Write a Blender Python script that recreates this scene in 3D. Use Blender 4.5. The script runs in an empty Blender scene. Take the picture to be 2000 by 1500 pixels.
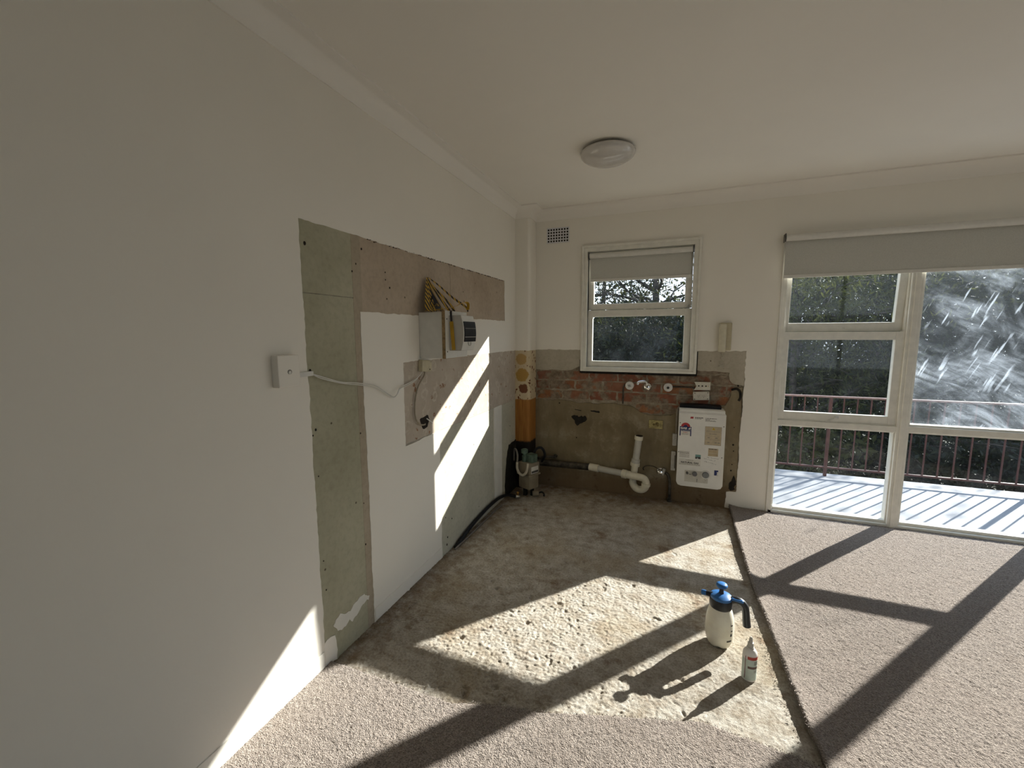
import bpy, bmesh, math, random
import numpy as np
from mathutils import Vector, Matrix
from mathutils.geometry import tessellate_polygon

random.seed(7)
rng = np.random.default_rng(7)
scene = bpy.context.scene
C = scene.collection
PI = math.pi

# ------------------------------------------------------------------ camera
CAM = Vector((1.3096, -3.6386, 1.3934))
PITCH, YAW, ROLL, FPX = 0.1183, -0.3688, -0.0034, 820.16
fw = Vector((math.sin(YAW) * math.cos(PITCH), math.cos(YAW) * math.cos(PITCH), -math.sin(PITCH)))
rt = Vector((math.cos(YAW), -math.sin(YAW), 0.0))
up = rt.cross(fw)
r2 = rt * math.cos(ROLL) + up * math.sin(ROLL)
u2 = -rt * math.sin(ROLL) + up * math.cos(ROLL)
cam_data = bpy.data.cameras.new('camera')
cam = bpy.data.objects.new('camera', cam_data)
C.objects.link(cam)
M = Matrix(((r2.x, u2.x, -fw.x, CAM.x), (r2.y, u2.y, -fw.y, CAM.y), (r2.z, u2.z, -fw.z, CAM.z), (0, 0, 0, 1)))
cam.matrix_world = M
cam_data.sensor_width = 36.0
cam_data.lens = FPX * 36.0 / 2000.0
cam_data.clip_start = 0.05
cam_data.clip_end = 300
scene.camera = cam

# ------------------------------------------------------------------ sky, sun, exposure
SUN_AZ, SUN_EL = math.radians(40.0), math.radians(25.0)
sdir = Vector((math.sin(SUN_AZ) * math.cos(SUN_EL), math.cos(SUN_AZ) * math.cos(SUN_EL), math.sin(SUN_EL)))
world = bpy.data.worlds.new('sky')
scene.world = world
world.use_nodes = True
wt = world.node_tree
wt.nodes.clear()
wo = wt.nodes.new('ShaderNodeOutputWorld')
wb = wt.nodes.new('ShaderNodeBackground')
# pale hazy winter sky: white-blue at the horizon, bluer overhead, the same all round
wtc = wt.nodes.new('ShaderNodeTexCoord')
wsx = wt.nodes.new('ShaderNodeSeparateXYZ')
wrp = wt.nodes.new('ShaderNodeValToRGB')
wrp.color_ramp.elements[0].position = 0.0
wrp.color_ramp.elements[0].color = (0.86, 0.93, 1.0, 1)
wrp.color_ramp.elements[1].position = 0.7
wrp.color_ramp.elements[1].color = (0.42, 0.60, 0.90, 1)
wt.links.new(wtc.outputs['Generated'], wsx.inputs[0])
wt.links.new(wsx.outputs[2], wrp.inputs[0])
wt.links.new(wrp.outputs[0], wb.inputs['Color'])
wb.inputs['Strength'].default_value = 1.12
wt.links.new(wb.outputs[0], wo.inputs['Surface'])
sun_data = bpy.data.lights.new('sun', 'SUN')
sun_data.energy = 7.9
sun_data.angle = math.radians(0.55)
sun_data.color = (1.0, 0.955, 0.90)
sun = bpy.data.objects.new('sun', sun_data)
C.objects.link(sun)
sun.location = (6, 8, 8)
sun.rotation_euler = (-sdir).to_track_quat('-Z', 'Y').to_euler()
vs = scene.view_settings
vs.view_transform = 'Standard'
vs.look = 'None'
vs.exposure = 1.04
vs.gamma = 1.0
vs.use_curve_mapping = False

# ------------------------------------------------------------------ mesh helpers
ORG = {}

def V(*a):
    return Vector(a)

def tag(o, label=None, cat=None, group=None, kind=None):
    if label: o['label'] = label
    if cat: o['category'] = cat
    if group: o['group'] = group
    if kind: o['kind'] = kind
    return o

def empty(name, loc, label=None, cat=None, group=None, kind=None):
    o = bpy.data.objects.new(name, None)
    o.empty_display_size = 0.05
    o.location = loc
    C.objects.link(o)
    ORG[o.name] = Vector(loc)
    return tag(o, label, cat, group, kind)

def emit(name, bm, m, parent=None, smooth=False, kind=None, label=None, cat=None, group=None, auto=None):
    """link a bmesh holding world coordinates as one mesh object"""
    if parent is None:
        lo = [min(v.co[i] for v in bm.verts) for i in range(3)]
        hi = [max(v.co[i] for v in bm.verts) for i in range(3)]
        org = Vector(((lo[0] + hi[0]) / 2, (lo[1] + hi[1]) / 2, lo[2]))
    else:
        org = ORG[parent.name]
    bmesh.ops.translate(bm, verts=bm.verts, vec=-org)
    me = bpy.data.meshes.new(name)
    bm.to_mesh(me)
    bm.free()
    if smooth:
        me.polygons.foreach_set('use_smooth', [True] * len(me.polygons))
    if auto:
        try:
            me.set_sharp_from_angle(angle=math.radians(auto))
        except Exception:
            pass
    if m: me.materials.append(m)
    o = bpy.data.objects.new(name, me)
    C.objects.link(o)
    ORG[o.name] = org.copy()
    if parent is None:
        o.location = org
    else:
        o.parent = parent
    return tag(o, label, cat, group, kind)

def npmesh(name, verts, faces, m, parent=None, smooth=True, org=None, kind=None, label=None, cat=None, group=None, nv=4):
    """fast mesh from numpy arrays in world coordinates (all faces with nv corners)"""
    verts = np.asarray(verts, dtype=np.float32)
    faces = np.asarray(faces, dtype=np.int32)
    if parent is not None:
        org = ORG[parent.name]
    elif org is None:
        lo = verts.min(0); hi = verts.max(0)
        org = Vector(((lo[0] + hi[0]) / 2, (lo[1] + hi[1]) / 2, lo[2]))
    org = Vector(org)
    verts = verts - np.array(org, dtype=np.float32)
    me = bpy.data.meshes.new(name)
    me.vertices.add(len(verts)); me.vertices.foreach_set('co', verts.ravel())
    n = len(faces)
    me.loops.add(n * nv); me.loops.foreach_set('vertex_index', faces.ravel())
    me.polygons.add(n)
    me.polygons.foreach_set('loop_start', np.arange(0, n * nv, nv, dtype=np.int32))
    me.polygons.foreach_set('use_smooth', np.full(n, smooth))
    me.update(calc_edges=True); me.validate()
    if m: me.materials.append(m)
    o = bpy.data.objects.new(name, me)
    C.objects.link(o)
    ORG[o.name] = org.copy()
    if parent is None: o.location = org
    else: o.parent = parent
    return tag(o, label, cat, group, kind)

def B():
    return bmesh.new()

def box(bm, x0, y0, z0, x1, y1, z1, bev=0.0, seg=2, rot=None, pivot=None):
    r = bmesh.ops.create_cube(bm, size=1.0)
    vs_ = r['verts']
    for v in vs_:
        v.co = Vector(((x0 + x1) / 2 + v.co.x * (x1 - x0), (y0 + y1) / 2 + v.co.y * (y1 - y0), (z0 + z1) / 2 + v.co.z * (z1 - z0)))
    if bev > 0:
        es = list({e for v in vs_ for e in v.link_edges})
        g = bmesh.ops.bevel(bm, geom=es, offset=bev, segments=seg, affect='EDGES', profile=0.5)
        vs_ = list({v for f in g['faces'] for v in f.verts} | {v for v in vs_ if v.is_valid})
    if rot is not None:
        p = Vector(pivot) if pivot else Vector(((x0 + x1) / 2, (y0 + y1) / 2, (z0 + z1) / 2))
        bmesh.ops.rotate(bm, verts=[v for v in vs_ if v.is_valid], cent=p, matrix=rot)
    return vs_

def tube(bm, pts, r, n=12, caps=True):
    pts = [Vector(p) for p in pts]
    rs = r if isinstance(r, (list, tuple)) else [r] * len(pts)
    rings = []
    ref = None
    for i, p in enumerate(pts):
        a = pts[max(i - 1, 0)]; b = pts[min(i + 1, len(pts) - 1)]
        t = (b - a).normalized()
        if ref is None:
            ref = Vector((0, 0, 1)) if abs(t.z) < 0.9 else Vector((1, 0, 0))
        s = t.cross(ref)
        if s.length < 1e-6: s = t.orthogonal()
        s.normalize()
        q = s.cross(t).normalized()
        ref = q
        rings.append([bm.verts.new(p + (s * math.cos(k * 2 * PI / n) + q * math.sin(k * 2 * PI / n)) * rs[i]) for k in range(n)])
    for a, b in zip(rings[:-1], rings[1:]):
        for k in range(n):
            bm.faces.new((a[k], a[(k + 1) % n], b[(k + 1) % n], b[k]))
    if caps:
        bm.faces.new(rings[0][::-1]); bm.faces.new(rings[-1])
    return rings

def lathe(bm, prof, n=32, center=(0, 0, 0), mat3=None, sx=1.0, sy=1.0):
    """profile of (radius, height) about local z, placed by mat3 and center"""
    c = Vector(center)
    rings = []
    for (r, h) in prof:
        ring = []
        for k in range(n):
            a = 2 * PI * k / n
            p = Vector((r * sx * math.cos(a), r * sy * math.sin(a), h))
            if mat3 is not None: p = mat3 @ p
            ring.append(bm.verts.new(c + p))
        rings.append(ring)
    for a, b in zip(rings[:-1], rings[1:]):
        for k in range(n):
            bm.faces.new((a[k], a[(k + 1) % n], b[(k + 1) % n], b[k]))
    bm.faces.new(rings[0][::-1]); bm.faces.new(rings[-1])

def ragged(poly, amp=0.0, step=0.02, keep=None):
    """subdivide a closed 2D outline and roughen it"""
    out = []
    n = len(poly)
    for i in range(n):
        a = Vector(poly[i]); b = Vector(poly[(i + 1) % n])
        d = b - a
        if amp == 0 or (keep and keep(a, b)):
            out.append(a); continue
        k = max(1, int(d.length / step))
        nrm = Vector((-d.y, d.x)).normalized()
        w = 0.0
        for j in range(k):
            w = 0.6 * w + random.gauss(0, amp)
            out.append(a + d * (j / k) + (nrm * w if j else Vector((0, 0))))
    return out

def sheet(bm, poly, f0, f1):
    """extruded polygon; f0 / f1 map (u, v) to the front and back points"""
    poly = [Vector(p) for p in poly]
    tris = tessellate_polygon([[Vector((p.x, p.y, 0)) for p in poly]])
    a = [bm.verts.new(f0(p.x, p.y)) for p in poly]
    b = [bm.verts.new(f1(p.x, p.y)) for p in poly]
    for t in tris:
        try:
            bm.faces.new([a[i] for i in t]); bm.faces.new([b[i] for i in reversed(t)])
        except ValueError:
            pass
    n = len(poly)
    for i in range(n):
        j = (i + 1) % n
        bm.faces.new((a[i], b[i], b[j], a[j]))
    bmesh.ops.recalc_face_normals(bm, faces=bm.faces)

def ribbon(bm, pts, w, side, th=0.0008):
    """a thin strip of tape along pts, side = width direction at each point (or one)"""
    pts = [Vector(p) for p in pts]
    n = len(pts)
    sd = [Vector(s).normalized() for s in side] if isinstance(side, list) else [Vector(side).normalized()] * n
    rows = []
    for i, p in enumerate(pts):
        t = (pts[min(i + 1, n - 1)] - pts[max(i - 1, 0)]).normalized()
        nn = t.cross(sd[i]).normalized() * th
        wi = w if not isinstance(w, tuple) else w[0] + (w[1] - w[0]) * min(1.0, 1.6 * i / (n - 1))
        rows.append([bm.verts.new(p + sd[i] * wi / 2 + nn), bm.verts.new(p - sd[i] * wi / 2 + nn),
                     bm.verts.new(p - sd[i] * wi / 2 - nn), bm.verts.new(p + sd[i] * wi / 2 - nn)])
    for a, b in zip(rows[:-1], rows[1:]):
        for k in range(4):
            bm.faces.new((a[k], a[(k + 1) % 4], b[(k + 1) % 4], b[k]))
    bm.faces.new(rows[0][::-1]); bm.faces.new(rows[-1])

def smoothpts(pts, k=6):
    """Catmull-Rom through the points"""
    P = [Vector(p) for p in pts]
    P = [P[0] * 2 - P[1]] + P + [P[-1] * 2 - P[-2]]
    out = []
    for i in range(1, len(P) - 2):
        p0, p1, p2, p3 = P[i - 1:i + 3]
        for j in range(k):
            t = j / k
            out.append(0.5 * ((2 * p1) + (p2 - p0) * t + (2 * p0 - 5 * p1 + 4 * p2 - p3) * t * t + (3 * p1 - p0 - 3 * p2 + p3) * t ** 3))
    out.append(P[-2])
    return out

# numpy value noise
_T = rng.random((64, 64, 8)).astype(np.float32)
def vnoise(x, y, layer=0):
    xi = np.floor(x).astype(int); yi = np.floor(y).astype(int)
    fx = x - xi; fy = y - yi
    fx = fx * fx * (3 - 2 * fx); fy = fy * fy * (3 - 2 * fy)
    T = _T[:, :, layer]
    a = T[xi % 64, yi % 64]; b = T[(xi + 1) % 64, yi % 64]
    c = T[xi % 64, (yi + 1) % 64]; d = T[(xi + 1) % 64, (yi + 1) % 64]
    return (a * (1 - fx) + b * fx) * (1 - fy) + (c * (1 - fx) + d * fx) * fy - 0.5

def fbm(x, y, layer=0, o=4):
    s = 0; a = 1.0
    for i in range(o):
        s = s + a * vnoise(x * 2 ** i + 17.3 * i, y * 2 ** i + 5.1 * i, (layer + i) % 8); a *= 0.5
    return s

def grid_faces(nu, nv):
    i = np.arange(nu - 1)[:, None]; j = np.arange(nv - 1)[None, :]
    a = i * nv + j
    return np.stack([a, a + nv, a + nv + 1, a + 1], -1).reshape(-1, 4)

# ------------------------------------------------------------------ material helpers
class NT:
    def __init__(s, name):
        s.m = bpy.data.materials.new(name)
        s.m.use_nodes = True
        s.t = s.m.node_tree
        s.b = s.t.nodes['Principled BSDF']
        s.out = s.t.nodes['Material Output']
        s._c = None
    def new(s, k): return s.t.nodes.new(k)
    def link(s, a, b): s.t.links.new(a, b)
    def setin(s, node, i, v):
        if v is None: return
        if hasattr(v, 'is_output') or isinstance(v, bpy.types.NodeSocket): s.link(v, node.inputs[i])
        else:
            if isinstance(v, (tuple, list)) and len(v) == 3 and node.inputs[i].type == 'RGBA': v = (*v, 1)
            node.inputs[i].default_value = v
    def coords(s, scale=(1, 1, 1), rot=(0, 0, 0), loc=(0, 0, 0), kind='Object'):
        tc = s.new('ShaderNodeTexCoord')
        mp = s.new('ShaderNodeMapping')
        mp.inputs['Scale'].default_value = scale
        mp.inputs['Rotation'].default_value = rot
        mp.inputs['Location'].default_value = loc
        s.link(tc.outputs[kind], mp.inputs['Vector'])
        return mp.outputs[0]
    def noise(s, scale, detail=4, rough=0.55, vec=None, dist=0.0):
        n = s.new('ShaderNodeTexNoise')
        n.inputs['Scale'].default_value = scale; n.inputs['Detail'].default_value = detail
        n.inputs['Roughness'].default_value = rough; n.inputs['Distortion'].default_value = dist
        s.link(vec if vec is not None else s.coords(), n.inputs['Vector'])
        return n.outputs['Fac']
    def voro(s, scale, vec=None, feat='F1', out='Distance', rand=1.0):
        n = s.new('ShaderNodeTexVoronoi')
        n.feature = feat
        n.inputs['Scale'].default_value = scale
        n.inputs['Randomness'].default_value = rand
        s.link(vec if vec is not None else s.coords(), n.inputs['Vector'])
        return n.outputs[out]
    def wave(s, scale, vec=None, dist=0.0, dire='X', detail=2):
        n = s.new('ShaderNodeTexWave')
        n.bands_direction = dire
        n.inputs['Scale'].default_value = scale; n.inputs['Distortion'].default_value = dist
        n.inputs['Detail'].default_value = detail
        s.link(vec if vec is not None else s.coords(), n.inputs['Vector'])
        return n.outputs['Fac']
    def ramp(s, fac, stops):
        n = s.new('ShaderNodeValToRGB')
        e = n.color_ramp.elements
        while len(e) < len(stops): e.new(0.5)
        for i, (p, c) in enumerate(stops):
            e[i].position = p
            e[i].color = (c, c, c, 1) if isinstance(c, (int, float)) else (*c, 1)
        s.link(fac, n.inputs['Fac'])
        return n.outputs['Color']
    def mix(s, fac, a, b, mode='MIX'):
        n = s.new('ShaderNodeMix')
        n.data_type = 'RGBA'; n.blend_type = mode
        s.setin(n, 0, fac)
        for i, v in ((6, a), (7, b)): s.setin(n, i, v)
        return n.outputs[2]
    def math(s, op, a, b=None, clamp=False):
        n = s.new('ShaderNodeMath')
        n.operation = op; n.use_clamp = clamp
        s.setin(n, 0, a); s.setin(n, 1, b)
        return n.outputs[0]
    def sep(s, vec):
        n = s.new('ShaderNodeSeparateXYZ'); s.link(vec, n.inputs[0]); return n.outputs
    def world(s):
        g = s.new('ShaderNodeNewGeometry'); return g.outputs['Position']
    def bump(s, h, strength=0.3, dist=0.01):
        n = s.new('ShaderNodeBump')
        n.inputs['Strength'].default_value = strength; n.inputs['Distance'].default_value = dist
        s.link(h, n.inputs['Height']); s.link(n.outputs[0], s.b.inputs['Normal'])
    def set(s, col=None, rough=None, metal=None, spec=None, **k):
        s.setin(s.b, 'Base Color', col); s.setin(s.b, 'Roughness', rough); s.setin(s.b, 'Metallic', metal)
        s.setin(s.b, 'Specular IOR Level', spec)
        for kk, v in k.items(): s.setin(s.b, kk, v)
        return s

def plain(name, col, rough=0.5, metal=0.0, var=0.08, scale=30, bump=0.0, spec=0.4):
    """a colour with a little grain and wear"""
    n = NT(name)
    f = n.noise(scale, 4)
    dark = tuple(c * (1 - var * 2) for c in col); lite = tuple(min(1, c * (1 + var)) for c in col)
    n.set(n.ramp(f, [(0.3, dark), (0.7, lite)]), rough, metal, spec)
    if bump: n.bump(n.noise(scale * 4, 3), bump, 0.004)
    return n.m

MT = {}

def wall_paint(name, col):
    n = NT(name)
    a = n.noise(1.3, 3); b = n.noise(90, 3)
    c = n.mix(n.ramp(a, [(0.35, 0.0), (0.7, 1.0)]), col, tuple(x * 0.965 for x in col))
    n.set(c, 0.75, 0, 0.25)
    n.bump(b, 0.10, 0.002)
    return n.m

MT['wall'] = wall_paint('wall_paint', (0.88, 0.835, 0.745))
MT['ceiling'] = wall_paint('ceiling_paint', (0.90, 0.86, 0.785))
MT['trim'] = plain('trim_gloss_paint', (0.80, 0.775, 0.70), 0.32, var=0.03, scale=14)
MT['frame'] = plain('window_gloss_paint', (0.80, 0.775, 0.69), 0.3, var=0.04, scale=20, bump=0.05)

# ------------------------------------------------------------------ concrete floor
def concrete():
    n = NT('scraped_concrete')
    p = n.world()
    big = n.noise(2.2, 5, 0.6, p); mid = n.noise(14, 6, 0.65, p); fine = n.noise(120, 4, 0.6, p)
    base = n.ramp(mid, [(0.32, (0.33, 0.275, 0.205)), (0.48, (0.48, 0.43, 0.355)), (0.66, (0.62, 0.58, 0.505))])
    tan = n.ramp(mid, [(0.3, (0.36, 0.29, 0.20)), (0.7, (0.52, 0.45, 0.34))])
    col = n.mix(n.ramp(big, [(0.5, 0.0), (0.62, 0.85)]), base, tan)
    x, y, z = n.sep(p)
    # brown old-glue stains along the walls, with a ragged edge of their own
    d1 = n.math('ADD', n.math('MULTIPLY', y, -1.0), n.math('MULTIPLY', big, 0.9))
    st = n.ramp(n.math('SUBTRACT', n.math('ADD', d1, n.math('MULTIPLY', mid, 0.5)), 0.55), [(0.15, 1.0), (0.42, 0.0)])
    d2 = n.math('ADD', x, n.math('MULTIPLY', mid, 0.5))
    st2 = n.ramp(n.math('SUBTRACT', d2, 0.2), [(0.0, 1.0), (0.24, 0.0)])
    stain = n.math('MAXIMUM', st, st2)
    spot = n.ramp(n.noise(4.3, 5, 0.6, p), [(0.60, 0.0), (0.69, 0.75)])
    stain = n.math('MAXIMUM', n.math('MULTIPLY', stain, 0.7), spot)
    br = n.ramp(fine, [(0.35, (0.12, 0.065, 0.03)), (0.65, (0.26, 0.16, 0.08))])
    col = n.mix(stain, col, br)
    gr = n.ramp(n.noise(95, 4, 0.7, p), [(0.34, 0.50), (0.56, 0.0)])
    col = n.mix(gr, col, (0.17, 0.125, 0.085))
    gl = n.ramp(n.noise(130, 3, 0.65, p), [(0.58, 0.0), (0.70, 0.45)])
    col = n.mix(gl, col, (0.70, 0.66, 0.58))
    speck = n.ramp(n.voro(60, p), [(0.06, 0.55), (0.14, 0.0)])
    col = n.mix(speck, col, (0.13, 0.09, 0.06))
    n.set(col, 0.9, 0, 0.15)
    n.bump(n.math('ADD', n.math('MULTIPLY', n.noise(60, 6, 0.75, p), 0.6), n.math('MULTIPLY', n.noise(260, 4, 0.7, p), 0.5)), 0.95, 0.008)
    return n.m
MT['concrete'] = concrete()

xs = np.concatenate([[-0.15], np.linspace(-0.004, 1.85, 465), np.linspace(1.95, 6.15, 8)])
ys = np.concatenate([np.linspace(-7.15, -2.6, 8), np.linspace(-2.52, 0.02, 635), [0.22]])
X, Y = np.meshgrid(xs, ys, indexing='ij')
ridge = np.abs(fbm(X * 48 + 2.0 * vnoise(X * 9, Y * 9, 3), Y * 60, 1, 2))
rough_zone = np.clip(1.75 - X / 1.2, 0.20, 1.0) * np.clip((-Y - 0.55) * 1.6, 0.18, 1.0)
Z = 0.003 * fbm(X * 3, Y * 3, 0, 3) + rough_zone * (0.0080 * (ridge - 0.17) + 0.0034 * fbm(X * 105, Y * 105, 2, 2)) + 0.0016 * fbm(X * 95, Y * 95, 6, 2)
pit = fbm(X * 20, Y * 20, 4, 3)
Z = Z - np.where(pit > 0.45, (pit - 0.45) * 0.05, 0) * rough_zone
# the crack by the sprayer
cx = np.interp(-Y, [1.97, 2.0, 2.02, 2.045, 2.07, 2.09, 2.12], [1.318, 1.340, 1.330, 1.367, 1.358, 1.388, 1.394]) + 0.010 * vnoise(Y * 60, Y * 0, 1)
crack = np.exp(-((X - cx) / 0.005) ** 2) * ((Y > -2.125) & (Y < -1.97))
Z = Z - 0.007 * crack * np.clip(0.7 + 1.6 * vnoise(X * 45, Y * 45, 3), 0, 1)
Z = np.clip(Z, -0.014, 0.008)
out = (X > 1.86) | (X < -0.01) | (Y < -2.55) | (Y > 0.0)
Z[out] = -0.012
floor = npmesh('floor', np.stack([X, Y, Z], -1).reshape(-1, 3), grid_faces(len(xs), len(ys)), MT['concrete'], kind='structure', org=(2.3, -2.7, 0))
tag(floor, 'bare scraped concrete floor with brown glue stains', None)

# ------------------------------------------------------------------ carpet
def carpet_mat():
    n = NT('carpet_pile')
    p = n.world()
    a = n.noise(190, 3, 0.65, p); b = n.noise(5, 3, 0.5, p); v = n.voro(260, p)
    c = n.ramp(a, [(0.30, (0.10, 0.075, 0.06)), (0.5, (0.29, 0.238, 0.197)), (0.70, (0.52, 0.44, 0.37))])
    c = n.mix(n.ramp(b, [(0.35, 0.0), (0.7, 0.25)]), c, (0.30, 0.23, 0.18))
    n.set(c, 1.0, 0, 0.05)
    try:
        n.b.inputs['Sheen Weight'].default_value = 0.25
        n.b.inputs['Sheen Roughness'].default_value = 0.6
    except Exception:
        pass
    n.bump(n.math('ADD', a, n.math('MULTIPLY', v, -0.6)), 0.9, 0.010)
    return n.m
MT['carpet'] = carpet_mat()
MT['backing'] = plain('carpet_backing', (0.16, 0.11, 0.075), 0.95, var=0.3, scale=120, bump=0.5)

def interp(pts, t):
    return np.interp(t, [p[0] for p in pts], [p[1] for p in pts])

def pile(X, Y):
    return 0.0036 * fbm(X * 120, Y * 120, 5, 2) + 0.0012 * vnoise(X * 40, Y * 40, 6)

FE = [(-0.02, -2.39), (0.30, -2.386), (0.585, -2.39), (0.62, -2.372), (0.75, -2.335), (0.91, -2.305), (1.09, -2.245), (1.33, -2.175), (1.45, -2.136), (1.58, -2.15), (1.71, -2.162), (1.84, -2.175), (2.0, -2.19), (6.1, -2.19)]
RE = [(-2.19, 1.812), (-2.05, 1.80), (-1.95, 1.792), (-1.74, 1.784), (-1.48, 1.775), (-1.19, 1.757), (-0.8, 1.757), (-0.4, 1.758), (-0.22, 1.762), (0.0, 1.765)]

def carpet_piece(name, U, Vv, edge_fn, flip, label, curl=0.013):
    """U runs along the cut edge, Vv away from it; edge_fn gives (x, y) of (u, v)"""
    UU, VV = np.meshgrid(U, Vv, indexing='ij')
    X, Y = edge_fn(UU, VV)
    lift = curl * np.exp(-VV / 0.045) * (0.7 + 0.5 * vnoise(UU * 5, VV * 0, 2)) 
    Z = 0.018 + lift + 0.004 * fbm(X * 2.2, Y * 2.2, 3, 2) + pile(X, Y)
    # roll the very edge over
    k = np.clip(1 - VV / 0.012, 0, 1)
    Z = Z - 0.010 * k ** 2
    top = np.stack([X, Y, Z], -1)
    n1, n2 = len(U), len(Vv)
    F = grid_faces(n1, n2)
    # skirt down to the slab along the cut edge, tucked slightly under
    sk = top[:, 0, :].copy(); sk[:, 2] = 0.010 + 0.004 * vnoise(U * 90, U * 0, 1)
    x2, y2 = edge_fn(U, np.full_like(U, 0.012)); sk2 = np.stack([x2, y2, np.full_like(U, -0.006)], -1)
    verts = np.concatenate([top.reshape(-1, 3), sk, sk2])
    b0 = n1 * n2; i = np.arange(n1 - 1)
    F2 = np.stack([i * n2, b0 + i, b0 + i + 1, (i + 1) * n2], -1)[:, ::-1]
    F3 = np.stack([b0 + i, b0 + n1 + i, b0 + n1 + i + 1, b0 + i + 1], -1)[:, ::-1]
    F = np.concatenate([F, F2, F3])
    if flip: F = F[:, ::-1]
    o = npmesh(name, verts, F, MT['carpet'], label=label, cat='carpet', group='cut carpet around the bare slab', org=(float(X.mean()), float(Y.mean()), 0))
    # loose yarn ends along the cut edge
    m = 1500
    uu = rng.uniform(U[0] if U[0] < U[-1] else U[-1], 2.0 if not flip else 0.0, m) if not flip else rng.uniform(-2.19, 0, m)
    vv = rng.uniform(-0.003, 0.008, m)
    x0, y0 = edge_fn(uu, vv)
    z0 = 0.008 + rng.random(m) * (0.010 + curl)
    base = np.stack([x0, y0, z0], -1)
    xo, yo = edge_fn(uu, vv - 1.0)
    od = np.stack([xo - x0, yo - y0, np.zeros(m)], -1)
    tip = base + od * (0.002 + 0.005 * rng.random((m, 1)) ** 2) + rng.normal(0, 0.0018, (m, 3))
    s1 = rng.normal(0, 1, (m, 3)); s1 /= np.linalg.norm(s1, axis=1)[:, None]
    s2 = np.cross(s1, od); s2 /= np.linalg.norm(s2, axis=1)[:, None] + 1e-9
    vv4 = np.stack([base + s1 * 0.0016, base - s1 * 0.0016 + s2 * 0.0012, base - s2 * 0.0018, tip], 1).reshape(-1, 3)
    q = np.arange(m)[:, None] * 4
    ff = np.concatenate([q + [0, 1, 3], q + [1, 2, 3], q + [2, 0, 3]])
    npmesh('yarn_fringe', vv4, ff, MT['carpet'], parent=o, smooth=False, kind='stuff', nv=3)
    return o

Uf = np.concatenate([np.linspace(0.004, 2.35, 590), np.linspace(2.5, 5.99, 8)])
Vf = np.concatenate([np.linspace(0, 0.012, 4), np.linspace(0.016, 0.80, 190), np.linspace(0.9, 4.6, 10)])
carpet_piece('carpet', Uf, Vf, lambda u, v: (u + 0 * v, interp(FE, u) + 0.004 * vnoise(u * 40, u * 0, 2) - v), False,
             'grey-beige carpet in the foreground with its ragged cut edge along the concrete', 0.002)
Ur = np.linspace(-2.186, -0.005, 545)
Vr = np.concatenate([np.linspace(0, 0.012, 4), np.linspace(0.016, 1.75, 425), np.linspace(1.85, 4.17, 10)])
carpet_piece('carpet', Ur, Vr, lambda u, v: (interp(RE, u) + 0.004 * vnoise(u * 40, u * 0, 3) + v, u + 0 * v), True,
             'grey-beige carpet on the right under the tall windows, edge curled up', 0.024)

# ------------------------------------------------------------------ left wall
LX = lambda x: (lambda u, v: Vector((x, u, v)))

def board_mat(name, c1, c2, sc=3.0, grime=(0.10, 0.08, 0.05)):
    n = NT(name)
    p = n.world()
    a = n.noise(sc, 5, 0.6, p); b = n.noise(40, 4, 0.6, p)
    st = n.noise(1.0, 4, 0.6, n.coords())
    c = n.ramp(a, [(0.3, c1), (0.7, c2)])
    c = n.mix(n.ramp(b, [(0.45, 0.0), (0.75, 0.18)]), c, grime)
    dots = n.ramp(n.voro(9, p), [(0.035, 0.8), (0.055, 0.0)])
    c = n.mix(dots, c, (0.05, 0.035, 0.02))
    n.set(c, 0.85, 0, 0.2)
    n.bump(b, 0.15, 0.003)
    return n.m
MT['green'] = board_mat('green_fibre_board', (0.37, 0.35, 0.245), (0.48, 0.455, 0.335))
MT['brown'] = board_mat('brown_fibre_board', (0.42, 0.335, 0.25), (0.54, 0.45, 0.35))
MT['tape'] = board_mat('joint_tape', (0.38, 0.32, 0.235), (0.46, 0.39, 0.295))
MT['pale'] = board_mat('pale_green_board', (0.47, 0.455, 0.36), (0.57, 0.545, 0.44), 4.0)
MT['core'] = plain('wall_core', (0.42, 0.38, 0.31), 0.9, var=0.15, scale=20, bump=0.3)

def adhesive():
    n = NT('peeled_tile_adhesive')
    p = n.world()
    a = n.noise(5, 5, 0.6, p); f = n.noise(70, 4, 0.6, p)
    base = n.ramp(a, [(0.3, (0.42, 0.35, 0.275)), (0.7, (0.56, 0.49, 0.40))])
    wv = n.new('ShaderNodeMixRGB'); wv.blend_type = 'ADD'; wv.inputs[0].default_value = 0.05
    nz = n.new('ShaderNodeTexNoise'); nz.inputs['Scale'].default_value = 28; n.link(p, nz.inputs['Vector'])
    n.link(p, wv.inputs[1]); n.link(nz.outputs['Color'], wv.inputs[2])
    d = n.voro(13, wv.outputs[0])
    light = n.ramp(d, [(0.22, 0.0), (0.30, 0.9), (0.40, 0.9), (0.47, 0.0)])
    light = n.math('MULTIPLY', light, n.ramp(n.noise(9, 3, 0.5, p), [(0.44, 0.0), (0.56, 1.0)]))
    c = n.mix(n.math('MULTIPLY', light, 0.55), base, (0.66, 0.60, 0.50))
    d2 = n.voro(17, wv.outputs[0], 'F1')
    ring = n.ramp(d2, [(0.10, 0.0), (0.18, 1.0), (0.24, 0.9), (0.29, 0.0)])
    gate = n.ramp(n.noise(11, 3, 0.55, n.coords(loc=(3, 1, 2))), [(0.55, 0.0), (0.61, 0.9)])
    c = n.mix(n.math('MULTIPLY', ring, gate), c, n.ramp(f, [(0.35, (0.16, 0.055, 0.02)), (0.7, (0.36, 0.17, 0.07))]))
    n.set(c, 0.85, 0, 0.2)
    n.bump(n.math('ADD', light, n.math('MULTIPLY', f, 0.6)), 0.4, 0.004)
    return n.m
MT['adhesive'] = adhesive()

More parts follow.
